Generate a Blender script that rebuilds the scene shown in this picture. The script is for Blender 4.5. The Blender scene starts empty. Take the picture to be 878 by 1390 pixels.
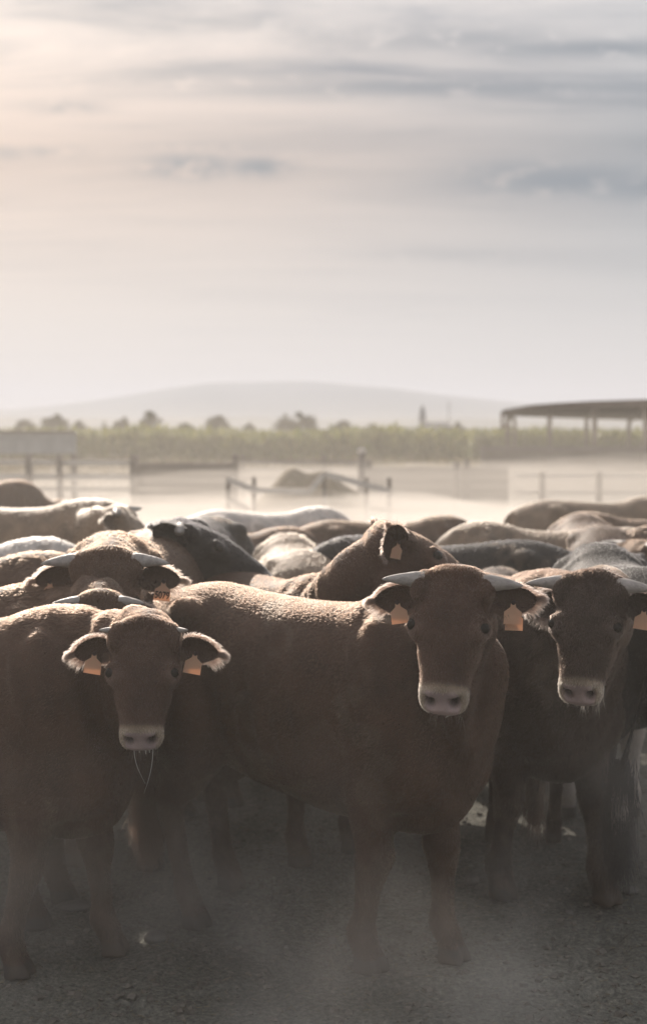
import bpy, math, random
import numpy as np
from mathutils import Vector, Matrix
R = math.radians
SC = bpy.context.scene
COL = SC.collection

# ------------------------------------------------------------------ camera
H = 1.79                      # eye height
F = 1829.0                    # focal length in pixels of the 1390 px tall photograph
PITCH = math.atan((695 - 585) / F)
cd = bpy.data.cameras.new('camera')
cam = bpy.data.objects.new('camera', cd); COL.objects.link(cam)
cam.location = (0, 0, H)
cam.rotation_euler = (R(90) - PITCH, 0, 0)
cd.sensor_fit = 'VERTICAL'; cd.sensor_height = 36.0; cd.sensor_width = 36.0
cd.lens = F / 1390 * 36.0
cd.clip_start = 0.1; cd.clip_end = 20000
cd.dof.use_dof = True; cd.dof.focus_distance = 4.05; cd.dof.aperture_fstop = 2.3
SC.camera = cam

# ------------------------------------------------------------------ light
SUN_EL, SUN_AZ = R(25), R(-16)          # behind the herd, a little to the left
SC.view_settings.view_transform = 'Standard'; SC.view_settings.look = 'None'
SC.view_settings.exposure = 0.2; SC.view_settings.gamma = 1.0
SC.view_settings.use_curve_mapping = False
sun_dir = Vector((math.sin(SUN_AZ) * math.cos(SUN_EL), math.cos(SUN_AZ) * math.cos(SUN_EL), math.sin(SUN_EL)))
ld = bpy.data.lights.new('sun', 'SUN'); ld.energy = 5.0; ld.angle = R(0.6); ld.color = (1.0, 0.88, 0.76)
sun = bpy.data.objects.new('sun', ld); COL.objects.link(sun)
sun.rotation_euler = sun_dir.to_track_quat('Z', 'Y').to_euler()
sun.location = (-10, 30, 25)
SC.cycles.use_denoising = True
SC.cycles.max_bounces = 7; SC.cycles.volume_bounces = 1
SC.cycles.diffuse_bounces = 3; SC.cycles.transmission_bounces = 6; SC.cycles.transparent_max_bounces = 12
SC.cycles.glossy_bounces = 3
SC.cycles.sample_clamp_indirect = 4.0


def N(nt, typ, **kw):
    n = nt.nodes.new(typ)
    for k, v in kw.items():
        if k.startswith('i_'):
            n.inputs[k[2:].replace('_', ' ')].default_value = v
        else:
            setattr(n, k, v)
    return n


def math_node(nt, op, a, b=None, c=None, clamp=False):
    n = nt.nodes.new('ShaderNodeMath'); n.operation = op; n.use_clamp = clamp
    for i, v in enumerate((a, b, c)):
        if v is None: continue
        if hasattr(v, 'links'): nt.links.new(v, n.inputs[i])
        else: n.inputs[i].default_value = v
    return n.outputs[0]


def mixc(nt, fac, a, b, mode='MIX'):
    n = nt.nodes.new('ShaderNodeMix'); n.data_type = 'RGBA'; n.blend_type = mode
    for s, v in ((n.inputs[0], fac), (n.inputs[6], a), (n.inputs[7], b)):
        if hasattr(v, 'links'): nt.links.new(v, s)
        elif isinstance(v, (int, float)): s.default_value = v
        else: s.default_value = (*v, 1) if len(v) == 3 else v
    return n.outputs[2]


def ramp(nt, fac, stops):
    n = nt.nodes.new('ShaderNodeValToRGB')
    el = n.color_ramp.elements
    while len(el) < len(stops): el.new(0.5)
    for e, (p, c) in zip(el, stops):
        e.position = p; e.color = (*c, 1) if len(c) == 3 else c
    nt.links.new(fac, n.inputs[0])
    return n.outputs[0]


# ------------------------------------------------------------------ sky (world)
W = bpy.data.worlds.new('World'); SC.world = W; W.use_nodes = True
nt = W.node_tree; nt.nodes.clear(); L = nt.links.new
sky = N(nt, 'ShaderNodeTexSky', sky_type='NISHITA', sun_disc=False, sun_elevation=SUN_EL, sun_rotation=SUN_AZ,
        air_density=1.0, dust_density=3.0, ozone_density=1.0, altitude=100)
skys = mixc(nt, 1.0, sky.outputs[0], (0.065, 0.065, 0.065), 'MULTIPLY')
tc = N(nt, 'ShaderNodeTexCoord')
sep = N(nt, 'ShaderNodeSeparateXYZ'); L(tc.outputs['Generated'], sep.inputs[0])
dx, dy, dz = sep.outputs
zc = math_node(nt, 'MAXIMUM', dz, 0.0)
# cloud sheet: the direction projected onto a flat layer high above
den = math_node(nt, 'ADD', zc, 0.06)
cx = math_node(nt, 'DIVIDE', dx, den); cy = math_node(nt, 'DIVIDE', dy, den)
cv = N(nt, 'ShaderNodeCombineXYZ'); L(cx, cv.inputs[0]); L(cy, cv.inputs[1])
def sheet(scale, rot, sx, sy, detail, rough, dist=0.0, off=(0, 0, 0)):
    m = N(nt, 'ShaderNodeMapping'); L(cv.outputs[0], m.inputs[0])
    m.inputs['Scale'].default_value = (sx, sy, 1); m.inputs['Rotation'].default_value = (0, 0, rot)
    m.inputs['Location'].default_value = off
    n = N(nt, 'ShaderNodeTexNoise'); n.inputs['Scale'].default_value = scale
    n.inputs['Detail'].default_value = detail; n.inputs['Roughness'].default_value = rough
    n.inputs['Distortion'].default_value = dist
    L(m.outputs[0], n.inputs[0]); return n.outputs[0]
# base veil: warm at left (towards the sun), cool at right, pale at the horizon
el_ = zc
warm = ramp(nt, math_node(nt, 'MULTIPLY_ADD', dx, 2.2, 0.5, clamp=True),
            [(0.0, (0.55, 0.42, 0.36)), (0.42, (0.465, 0.38, 0.34)), (1.0, (0.205, 0.232, 0.26))])
hor = ramp(nt, math_node(nt, 'MULTIPLY', el_, 3.0, clamp=True),
           [(0.0, (1, 1, 1)), (0.22, (0.75, 0.75, 0.75)), (0.6, (0, 0, 0))])
veil = mixc(nt, hor, warm, (0.60, 0.585, 0.58))
topb = ramp(nt, math_node(nt, 'MULTIPLY', el_, 3.0, clamp=True), [(0.55, (0, 0, 0)), (0.95, (1, 1, 1))])
veil = mixc(nt, math_node(nt, 'MULTIPLY', topb, 0.75), veil, (0.69, 0.67, 0.67))
s1 = sheet(1.1, R(8), 0.55, 1.9, 7, 0.62, 0.5, (3.1, 1.7, 0))
band = ramp(nt, s1, [(0.38, (0.42, 0.50, 0.60)), (0.49, (0.90, 0.92, 0.94)), (0.60, (1.22, 1.19, 1.16))])
bandf = ramp(nt, math_node(nt, 'MULTIPLY', el_, 3.0, clamp=True), [(0.15, (0.05, 0.05, 0.05)), (0.62, (0.3, 0.3, 0.3)), (0.78, (1, 1, 1))])
veil = mixc(nt, bandf, veil, mixc(nt, 1.0, veil, band, 'MULTIPLY'))
# a few separate small grey-blue clouds, placed by bearing and height above the horizon
az = math_node(nt, 'DIVIDE', dx, math_node(nt, 'MAXIMUM', dy, 0.05))
elv = math_node(nt, 'DIVIDE', dz, math_node(nt, 'MAXIMUM', dy, 0.05))
frag = N(nt, 'ShaderNodeTexNoise'); frag.inputs['Scale'].default_value = 34; frag.inputs['Detail'].default_value = 6
frag.inputs['Roughness'].default_value = 0.6
fm = N(nt, 'ShaderNodeMapping'); fm.inputs['Scale'].default_value = (1, 1, 2.6); L(tc.outputs['Generated'], fm.inputs[0]); L(fm.outputs[0], frag.inputs[0])
total = None
for (px, py, rx, ry, a) in ((262, 231, 56, 16, 1.0), (352, 232, 40, 13, .95), (300, 208, 120, 10, .35), (100, 154, 44, 9, .55), (15, 214, 30, 9, .5), (78, 212, 44, 8, .5),
                            (760, 250, 150, 22, .85), (870, 258, 120, 20, .8), (690, 236, 80, 16, .6), (800, 76, 170, 14, .75), (600, 128, 300, 12, .6), (620, 64, 190, 16, .5), (330, 118, 230, 20, .3), (620, 350, 120, 10, .22), (330, 44, 80, 14, .35)):
    ax, ay = (px - 439) / F, (585 - py) / F
    u = math_node(nt, 'DIVIDE', math_node(nt, 'SUBTRACT', az, ax), rx / F)
    v = math_node(nt, 'DIVIDE', math_node(nt, 'SUBTRACT', elv, ay), ry / F)
    r2 = math_node(nt, 'ADD', math_node(nt, 'MULTIPLY', u, u), math_node(nt, 'MULTIPLY', v, v))
    g = math_node(nt, 'MULTIPLY', math_node(nt, 'EXPONENT', math_node(nt, 'MULTIPLY', r2, -0.9)), a)
    total = g if total is None else math_node(nt, 'MAXIMUM', total, g)
cl = math_node(nt, 'MULTIPLY', total, math_node(nt, 'MULTIPLY_ADD', frag.outputs[0], 6.5, -2.2, clamp=True), clamp=True)
veil = mixc(nt, math_node(nt, 'MULTIPLY', cl, 0.95), veil, (0.075, 0.125, 0.18))
# the part of the sky the camera never faces keeps more of the clear-sky blue
back = math_node(nt, 'MULTIPLY_ADD', dy, 0.5, 0.5, clamp=True)
fin = mixc(nt, math_node(nt, 'MULTIPLY_ADD', back, 0.42, 0.50), skys, veil)
bg = N(nt, 'ShaderNodeBackground'); L(fin, bg.inputs[0]); bg.inputs[1].default_value = 1.0
wo = N(nt, 'ShaderNodeOutputWorld'); L(bg.outputs[0], wo.inputs[0])


# ------------------------------------------------------------------ helpers
def P(px, py, D):
    """world point seen at photo pixel (px,py) at world depth D"""
    cp, sp = math.cos(PITCH), math.sin(PITCH)
    a, b = (px - 439) / F, (695 - py) / F
    d = Vector((a, cp + b * sp, -sp + b * cp))
    return Vector((0, 0, H)) + d * (D / d.y)


def XD(px, D):
    return P(px, 585, D).x


def mesh_obj(name, V, Fc, mat=None, parent=None, smooth=True, col=None):
    me = bpy.data.meshes.new(name)
    me.from_pydata([tuple(v) for v in V], [], [tuple(f) for f in Fc])
    if smooth: me.polygons.foreach_set('use_smooth', [True] * len(me.polygons))
    me.validate(); me.update()
    o = bpy.data.objects.new(name, me); COL.objects.link(o)
    if mat: me.materials.append(mat)
    if parent: o.parent = parent
    return o


def tag(o, label=None, cat=None, group=None, kind=None):
    if label: o['label'] = label
    if cat: o['category'] = cat
    if group: o['group'] = group
    if kind: o['kind'] = kind
    return o


def empty(name, loc=(0, 0, 0), rz=0, s=1.0):
    o = bpy.data.objects.new(name, None); COL.objects.link(o)
    o.location = loc; o.rotation_euler = (0, 0, rz); o.scale = (s, s, s); o.empty_display_size = 0.1
    return o


class MB:
    def __init__(s): s.v = []; s.f = []
    def add(s, V, Fc):
        b = len(s.v); s.v += [tuple(v) for v in V]; s.f += [tuple(i + b for i in f) for f in Fc]
    def box(s, a, b, c=None):
        (x0, y0, z0), (x1, y1, z1) = a, b
        s.add([(x0, y0, z0), (x1, y0, z0), (x1, y1, z0), (x0, y1, z0), (x0, y0, z1), (x1, y0, z1), (x1, y1, z1), (x0, y1, z1)],
              [(0, 3, 2, 1), (4, 5, 6, 7), (0, 1, 5, 4), (1, 2, 6, 5), (2, 3, 7, 6), (3, 0, 4, 7)])
    def bar(s, a, b, w, h, up=(0, 0, 1)):
        a, b = Vector(a), Vector(b); d = (b - a).normalized(); up = Vector(up)
        if abs(d.dot(up)) > 0.95: up = Vector((0, 1, 0))
        sd = d.cross(up).normalized(); u = sd.cross(d)
        V = []
        for p in (a, b):
            for i, j in ((-1, -1), (1, -1), (1, 1), (-1, 1)): V.append(p + sd * (i * w / 2) + u * (j * h / 2))
        s.add(V, [(0, 1, 2, 3), (7, 6, 5, 4), (0, 4, 5, 1), (1, 5, 6, 2), (2, 6, 7, 3), (3, 7, 4, 0)])
    def tube(s, pts, rad, n=8):
        V = []; Fc = []
        pts = [Vector(p) for p in pts]
        for i, p in enumerate(pts):
            d = (pts[min(i + 1, len(pts) - 1)] - pts[max(i - 1, 0)]).normalized()
            up = Vector((0, 0, 1)) if abs(d.z) < 0.9 else Vector((0, 1, 0))
            sd = d.cross(up).normalized(); u = sd.cross(d)
            r = rad[i] if hasattr(rad, '__len__') else rad
            for k in range(n):
                a = 2 * math.pi * k / n; V.append(p + sd * (r * math.cos(a)) + u * (r * math.sin(a)))
        m = len(pts)
        for i in range(m - 1):
            for k in range(n):
                Fc.append((i * n + k, i * n + (k + 1) % n, (i + 1) * n + (k + 1) % n, (i + 1) * n + k))
        Fc.append(tuple(range(n))[::-1]); Fc.append(tuple((m - 1) * n + k for k in range(n)))
        s.add(V, Fc)
    def build(s, name, mat, parent=None, smooth=False):
        return mesh_obj(name, s.v, s.f, mat, parent, smooth)


def mat_new(name):
    m = bpy.data.materials.new(name); m.use_nodes = True
    nt = m.node_tree; nt.nodes.clear()
    return m, nt, nt.links.new


def simple_mat(name, c1, c2, scale=6, rough=0.8, bump=0.3, spec=0.3, stretch=(1, 1, 1), coord='Object'):
    m, nt, L = mat_new(name)
    tc = N(nt, 'ShaderNodeTexCoord'); mp = N(nt, 'ShaderNodeMapping'); mp.inputs['Scale'].default_value = stretch
    L(tc.outputs[coord], mp.inputs[0])
    n = N(nt, 'ShaderNodeTexNoise'); n.inputs['Scale'].default_value = scale; n.inputs['Detail'].default_value = 6
    n.inputs['Roughness'].default_value = 0.65; L(mp.outputs[0], n.inputs[0])
    c = ramp(nt, n.outputs[0], [(0.32, c1), (0.68, c2)])
    b = N(nt, 'ShaderNodeBsdfPrincipled'); L(c, b.inputs['Base Color']); b.inputs['Roughness'].default_value = rough
    b.inputs['Specular IOR Level'].default_value = spec
    if bump:
        bp = N(nt, 'ShaderNodeBump'); bp.inputs['Strength'].default_value = bump; bp.inputs['Distance'].default_value = 0.02
        L(n.outputs[0], bp.inputs['Height']); L(bp.outputs[0], b.inputs['Normal'])
    o = N(nt, 'ShaderNodeOutputMaterial'); L(b.outputs[0], o.inputs[0])
    return m


def crom(st, m):
    """Catmull-Rom through the rows of st, m samples"""
    st = np.asarray(st, float); n = len(st)
    t = np.linspace(0, n - 1, m); i = np.clip(t.astype(int), 0, n - 2); f = (t - i)[:, None]
    p0 = st[np.clip(i - 1, 0, n - 1)]; p1 = st[i]; p2 = st[i + 1]; p3 = st[np.clip(i + 2, 0, n - 1)]
    return 0.5 * ((2 * p1) + (-p0 + p2) * f + (2 * p0 - 5 * p1 + 4 * p2 - p3) * f ** 2 + (-p0 + 3 * p1 - 3 * p2 + p3) * f ** 3)


def nrm(a):
    return a / np.maximum(np.linalg.norm(a, axis=-1, keepdims=True), 1e-9)


def loft(C, U, hw, ht, hb, n=2.0, seg=28, pear=0.0):
    """rings round centres C with up vectors U; returns verts, faces of a closed tube"""
    C = np.asarray(C, float); m = len(C)
    T = np.gradient(C, axis=0); T = nrm(T)
    U = np.asarray(U, float) * np.ones((m, 3)); U = nrm(U - T * (U * T).sum(1)[:, None]); S = np.cross(T, U)
    a = np.linspace(0, 2 * math.pi, seg, endpoint=False)
    n = np.asarray(n) * np.ones(m)
    V = np.zeros((m, seg, 3))
    for i in range(m):
        e = 2 / n[i]
        x = np.sign(np.cos(a)) * np.abs(np.cos(a)) ** e * hw[i]
        s = np.sin(a); z = np.sign(s) * np.abs(s) ** e
        p = pear if np.isscalar(pear) else pear[i]
        x = x * (1 - p * np.clip(-z, 0, 1)) * (1 + 0.0 * z)
        z = np.where(z > 0, z * ht[i], z * hb[i])
        V[i] = C[i] + x[:, None] * S[i] + z[:, None] * U[i]
    F_ = []
    for i in range(m - 1):
        for k in range(seg):
            F_.append((i * seg + k, i * seg + (k + 1) % seg, (i + 1) * seg + (k + 1) % seg, (i + 1) * seg + k))
    V = V.reshape(-1, 3)
    V = np.vstack([V, C[0], C[-1]]); c0, c1 = m * seg, m * seg + 1
    for k in range(seg):
        F_.append((c0, (k + 1) % seg, k)); F_.append((c1, (m - 1) * seg + k, (m - 1) * seg + (k + 1) % seg))
    return V, F_


def ellipsoid(c, r, M=None):
    a = []; Fc = []; nu, nv = 18, 12
    for j in range(nv + 1):
        th = math.pi * j / nv
        for i in range(nu):
            ph = 2 * math.pi * i / nu
            a.append((math.sin(th) * math.cos(ph) * r[0], math.sin(th) * math.sin(ph) * r[1], math.cos(th) * r[2]))
    for j in range(nv):
        for i in range(nu):
            Fc.append((j * nu + i, (j + 1) * nu + i, (j + 1) * nu + (i + 1) % nu, j * nu + (i + 1) % nu))
    V = np.array(a)
    if M is not None: V = V @ np.array(M).T
    return V + np.array(c), Fc


def rnd_noise(Pn, scale, seed):
    """cheap smooth noise: a few random sine waves"""
    rg = np.random.RandomState(seed); v = np.zeros(len(Pn))
    for k in range(14):
        d = rg.normal(size=3); d /= np.linalg.norm(d)
        v += np.sin(Pn @ d * scale * rg.uniform(.35, 2.1) + rg.uniform(0, 6.28))
    return v / 9.9


# ------------------------------------------------------------------ ground
rgG = np.random.RandomState(7)
def axis_pts(a, b, step, far, n):
    core = np.arange(a, b + 1e-6, step)
    g = np.geomspace(step, far, n)
    return np.concatenate([(a - g)[::-1], core, b + g])
gx = axis_pts(-2.6, 2.6, 0.022, 8500, 46)
gy = axis_pts(2.8, 8.0, 0.022, 10000, 46); gy = gy[gy > -180]
GX, GY = np.meshgrid(gx, gy)
HPR = np.stack([rgG.uniform(-2.4, 2.4, 260), rgG.uniform(2.95, 7.5, 260), rgG.uniform(0, 3.14, 260)], 1)
def gz(x, y):
    q = np.stack([x.ravel(), y.ravel(), 0 * x.ravel()], 1)
    z = .020 * rnd_noise(q, 3, 1) + .016 * rnd_noise(q, 11, 2) + .012 * rnd_noise(q, 37, 3) + .009 * rnd_noise(q, 80, 4)
    for k_ in range(260 if len(q) > 20000 or True else 0):
        hx_, hy_, ha_ = HPR[k_]; m_ = (np.abs(q[:, 0] - hx_) < .12) & (np.abs(q[:, 1] - hy_) < .12)
        if not m_.any(): continue
        dx_ = q[m_, 0] - hx_; dy_ = q[m_, 1] - hy_; u_ = dx_ * math.cos(ha_) + dy_ * math.sin(ha_); w_ = -dx_ * math.sin(ha_) + dy_ * math.cos(ha_)
        for sg in (-1, 1):
            rr = (u_ / .055) ** 2 + ((w_ - sg * .028) / .026) ** 2; z[m_] -= .022 * np.exp(-rr ** 1.5) - .007 * np.exp(-((rr - 2.2) / .9) ** 2)
    return (.75 * z * np.clip((14 - np.abs(q[:, 1])) / 5, 0, 1) * np.clip((7 - np.abs(q[:, 0])) / 3, 0, 1)).reshape(x.shape)
GZ = gz(GX, GY) - 0.008
V = np.stack([GX.ravel(), GY.ravel(), GZ.ravel()], 1); ny_, nx_ = GX.shape
idx = np.arange(ny_ * nx_).reshape(ny_, nx_)
Fq = np.stack([idx[:-1, :-1].ravel(), idx[:-1, 1:].ravel(), idx[1:, 1:].ravel(), idx[1:, :-1].ravel()], 1)
GM, nt, L = mat_new('trampled_dirt')
tc = N(nt, 'ShaderNodeTexCoord'); geo = tc.outputs['Object']
n1 = N(nt, 'ShaderNodeTexNoise'); n1.inputs['Scale'].default_value = 1.3; n1.inputs['Detail'].default_value = 8; L(geo, n1.inputs[0])
n2 = N(nt, 'ShaderNodeTexNoise'); n2.inputs['Scale'].default_value = 55; n2.inputs['Detail'].default_value = 5; n2.inputs['Roughness'].default_value = .7; L(geo, n2.inputs[0])
vo = N(nt, 'ShaderNodeTexVoronoi'); vo.inputs['Scale'].default_value = 70; L(geo, vo.inputs[0])
c = ramp(nt, n1.outputs[0], [(.3, (.125, .128, .118)), (.7, (.235, .238, .215))])
c = mixc(nt, 1.0, c, ramp(nt, n2.outputs[0], [(.35, (.55, .55, .55)), (.62, (1.25, 1.22, 1.15)), (.72, (2.0, 1.9, 1.7))]), 'MULTIPLY')
sepg = N(nt, 'ShaderNodeSeparateXYZ'); L(geo, sepg.inputs[0])
farf = math_node(nt, 'MULTIPLY_ADD', sepg.outputs[1], 1 / 60, -0.6, clamp=True)
c = mixc(nt, farf, c, (.10, .11, .045))
b = N(nt, 'ShaderNodeBsdfPrincipled'); L(c, b.inputs['Base Color']); b.inputs['Roughness'].default_value = .92; b.inputs['Specular IOR Level'].default_value = .15
bp = N(nt, 'ShaderNodeBump'); bp.inputs['Strength'].default_value = .7; bp.inputs['Distance'].default_value = .012
L(math_node(nt, 'ADD', n2.outputs[0], math_node(nt, 'MULTIPLY', vo.outputs[0], .6)), bp.inputs['Height']); L(bp.outputs[0], b.inputs['Normal'])
L(b.outputs[0], N(nt, 'ShaderNodeOutputMaterial').inputs[0])
tag(mesh_obj('ground', V.tolist(), Fq.tolist(), GM), kind='structure')

STONE = simple_mat('stone', (.11, .105, .098), (.20, .19, .175), 12, .85, .5)
GRIT = simple_mat('grit', (.08, .075, .065), (.24, .22, .19), 25, .9, .3)
STRAW = simple_mat('straw', (.13, .115, .08), (.26, .22, .15), 30, .8, 0)
# countless grit crumbs and straw scraps
cube8 = np.array([(-1, -1, -1), (1, -1, -1), (1, 1, -1), (-1, 1, -1), (-1, -1, 1), (1, -1, 1), (1, 1, 1), (-1, 1, 1)]) * .5
cf = [(0, 3, 2, 1), (4, 5, 6, 7), (0, 1, 5, 4), (1, 2, 6, 5), (2, 3, 7, 6), (3, 0, 4, 7)]
Vs, Fs = [], []
n = 14000; xs = rgG.uniform(-2.6, 2.6, n); ys = 2.9 + 5.2 * rgG.rand(n) ** 1.2; zs = gz(xs, ys)
for i in range(n):
    s = .003 + .017 * rgG.rand() ** 4
    A_ = rgG.normal(size=(3, 3)); Q_, _ = np.linalg.qr(A_)
    v = (cube8 * rgG.uniform(.7, 1.3, (8, 3))) @ Q_ * s * np.array([1.3, 1.1, .8]) + (xs[i], ys[i], zs[i] - .006)
    b0 = len(Vs) * 8; Vs.append(v); Fs += [tuple(k + b0 for k in f) for f in cf]
tag(mesh_obj('gravel', np.vstack(Vs).tolist(), Fs, GRIT, smooth=False), kind='stuff')
Vs, Fs = [], []
n = 4200; xs = rgG.uniform(-2.4, 2.4, n); ys = 2.9 + 4.8 * rgG.rand(n); zs = gz(xs, ys)
for i in range(n):
    a = rgG.uniform(0, 3.14); l = rgG.uniform(.005, .022) * (1 + (rgG.rand() > .95)); w_ = .0011; t_ = rgG.normal() * .25
    d = np.array([math.cos(a), math.sin(a), t_]) * l / 2; sdv = np.array([-math.sin(a), math.cos(a), 0]) * w_
    c_ = np.array([xs[i], ys[i], zs[i] - .004 + abs(t_) * l / 2]); up = np.array([0, 0, w_])
    b0 = len(Vs) * 6; Vs.append(np.array([c_ - d - sdv, c_ - d + sdv, c_ - d + up * 2, c_ + d - sdv, c_ + d + sdv, c_ + d + up * 2]))
    Fs += [(b0, b0 + 1, b0 + 4, b0 + 3), (b0 + 1, b0 + 2, b0 + 5, b0 + 4), (b0 + 2, b0, b0 + 3, b0 + 5), (b0, b0 + 2, b0 + 1), (b0 + 3, b0 + 4, b0 + 5)]
tag(mesh_obj('straw_scraps', np.vstack(Vs).tolist(), Fs, STRAW, smooth=False), kind='stuff')
def stone(px, py, w_, h_, label, seed, m=STONE):
    D = H * F / (py - 585) if False else None
    d = P(px, py, 5) - Vector((0, 0, H)); t = -H / d.z; g = Vector((0, 0, H)) + d * t
    sc = g.y / F; rg = np.random.RandomState(seed)
    V, Fc = ellipsoid((0, 0, 0), (1, .8, 1)); V = V * (1 + .16 * rnd_noise(V, 2.2, seed)[:, None] + .05 * rnd_noise(V, 6, seed + 1)[:, None])
    V = V * np.array([w_ * sc / 2, w_ * sc / 2 * .9, h_ * sc / 2 * 1.3]) + np.array([0, 0, h_ * sc * .18])
    o = mesh_obj('stone', V.tolist(), Fc, m); o.location = (g.x, g.y, 0.0); o.rotation_euler = (0, 0, rg.uniform(-.4, .4)); tag(o, label, 'stone', 'loose stones on the dirt')
stone(212, 1275, 36, 15, 'smooth oval grey stone lying between the hooves of the two front cattle', 1)
stone(100, 1232, 48, 10, 'flat pale slab of stone half sunk in the dirt behind the left calf', 2)
stone(640, 1197, 22, 11, 'whitish flat stone behind the far front leg of the middle bull', 3)
stone(655, 1190, 18, 7, 'thin tan flake of stone beside the whitish flat stone', 4)
stone(228, 1241, 9, 8, 'small round pebble just above the smooth oval stone', 5)
stone(450, 1280, 15, 12, 'small pale lump of stone left of the front hoof of the middle bull', 6)
stone(772, 1240, 12, 6, 'small bluish stone beside the hoof of the right bull', 7)
stone(855, 1210, 22, 8, 'low grey stone near the hind hooves at the right edge', 8)
stone(187, 1150, 22, 6, 'low tan stone catching light behind the left calf', 9)
stone(452, 1279, 8, 7, 'tiny chip of stone touching the pale lump', 10)

# ------------------------------------------------------------------ hills, plain
HILL = simple_mat('hill_slope', (.10, .12, .09), (.17, .17, .13), .004, .95, 0)
def ridge(name, prof, D, depth, seed):
    px_ = np.linspace(prof[0][0], prof[-1][0], 140); py_ = np.interp(px_, [p[0] for p in prof], [p[1] for p in prof])
    x = (px_ - 439) / F * D; h = (585 - py_) / F * D + H
    q = np.stack([x, 0 * x, 0 * x], 1); h = h + h * .035 * rnd_noise(q, 14 / D, seed) + h * .012 * rnd_noise(q, 60 / D, seed)
    js = np.linspace(-1, 1, 15); V = []
    for j in js:
        for i in range(140):
            f_ = (1 - abs(j)) ** 1.2
            wob = 1 + .12 * math.sin(i * .35 + j * 5 + seed) * (abs(j) > .01)
            V.append((x[i] * (1 + j * depth / D * .3), D + j * depth, h[i] * min(1, f_ * wob) - (30 if abs(j) > .99 else 0)))
    Fc = [(a * 140 + i, a * 140 + i + 1, (a + 1) * 140 + i + 1, (a + 1) * 140 + i) for a in range(14) for i in range(139)]
    tag(mesh_obj(name, V, Fc, HILL), kind='structure')
ridge('mountain_range', [(-500, 575), (-150, 560), (20, 556), (90, 549), (170, 538), (230, 527), (290, 520), (350, 519), (410, 518), (470, 522), (530, 527), (600, 536), (680, 545), (760, 552), (860, 557), (1000, 565), (1400, 575)], 7600, 1500, 1)
ridge('low_hills', [(-600, 574), (-100, 568), (60, 566), (180, 569), (330, 566), (470, 570), (600, 567), (720, 569), (900, 565), (1100, 570), (1500, 575)], 4300, 500, 4)

# ------------------------------------------------------------------ crop field
CROP, nt, L = mat_new('crop_leaf')
at = N(nt, 'ShaderNodeAttribute', attribute_name='Col')
b = N(nt, 'ShaderNodeBsdfPrincipled'); L(at.outputs['Color'], b.inputs['Base Color']); b.inputs['Roughness'].default_value = .6
tr = N(nt, 'ShaderNodeBsdfTranslucent'); L(at.outputs['Color'], tr.inputs[0])
mx = N(nt, 'ShaderNodeMixShader'); mx.inputs[0].default_value = .42; L(b.outputs[0], mx.inputs[1]); L(tr.outputs[0], mx.inputs[2])
L(mx.outputs[0], N(nt, 'ShaderNodeOutputMaterial').inputs[0])
def blades(name, n, fx, colf, hlo, hhi, w_, tilt, seed):
    rg = np.random.RandomState(seed); x, y = fx(rg, n); z0 = rg.uniform(0, 1, n)
    hh = rg.uniform(hlo, hhi, n) * (1 + .05 * np.sin(x * .7) + .05 * np.sin(x * 2.3 + y))
    base = z0 ** .8 * hh * .86; a = rg.uniform(0, 6.28, n); L_ = rg.uniform(.25, .55, n); t = rg.uniform(.1, tilt, n)
    d = np.stack([np.cos(a) * t, np.sin(a) * t, 1 - .3 * t], 1) * L_[:, None]; sd = np.stack([-np.sin(a), np.cos(a), 0 * a], 1) * w_
    B = np.stack([x, y, base], 1); M1 = B + d * .55; T1 = B + d * .9 + np.stack([np.cos(a) * t * .25, np.sin(a) * t * .25, -.10 * t - .0 * t], 1)
    top = hh[:, None]; 
    for q in (M1, T1): q[:, 2] = np.minimum(q[:, 2], hh)
    V = np.stack([B - sd, B + sd, M1 + sd, M1 - sd, T1], 1).reshape(-1, 3); i0 = np.arange(n) * 5
    me = bpy.data.meshes.new(name)
    fc = []
    for k in i0: fc.append((k, k + 1, k + 2, k + 3)); fc.append((k + 3, k + 2, k + 4))
    me.from_pydata(V.tolist(), [], fc); me.update(); me.materials.append(CROP)
    o = bpy.data.objects.new(name, me); COL.objects.link(o)
    c = colf(rg, n, base / hh); c = np.repeat(c, 5, 0); ca = me.color_attributes.new('Col', 'FLOAT_COLOR', 'POINT'); ca.data.foreach_set('color', np.hstack([c, np.ones((len(c), 1))]).ravel())
    return o
def fx(rg, n):
    y = 47 + 75 * rg.rand(n) ** 2.0; x = rg.uniform(-.36, .36, n) * y * 1.15
    y = np.round(y / .8) * .8 + rg.normal(size=n) * .08; y = np.where((x > 5.0 + (y - 47) * .12) & (y < 68), 68 + (y - 47) * 1.0, y); return x, y
def colf(rg, n, t):
    g = np.array([.10, .14, .03]); yl = np.array([.36, .33, .06]); br = np.array([.13, .10, .05]); k = rg.rand(n)[:, None]; tt = t[:, None]
    return np.clip(g * (1 - .7 * k * tt) + yl * .7 * k * tt + br * .55 * (1 - tt) * k, 0, 1)
tag(blades('crop_plants', 80000, fx, colf, 1.65, 2.02, .055, .9, 5), kind='stuff')
def fx2(rg, n):
    y = 36 + 11 * rg.rand(n); return rg.uniform(-.4, .4, n) * y, y
def colw(rg, n, t):
    k = rg.rand(n)[:, None]; return np.array([.14, .12, .06]) * (1 - k) + np.array([.22, .18, .10]) * k
tag(blades('dry_weeds', 22000, fx2, colw, .4, 1.05, .02, .8, 6), kind='stuff')

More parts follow.
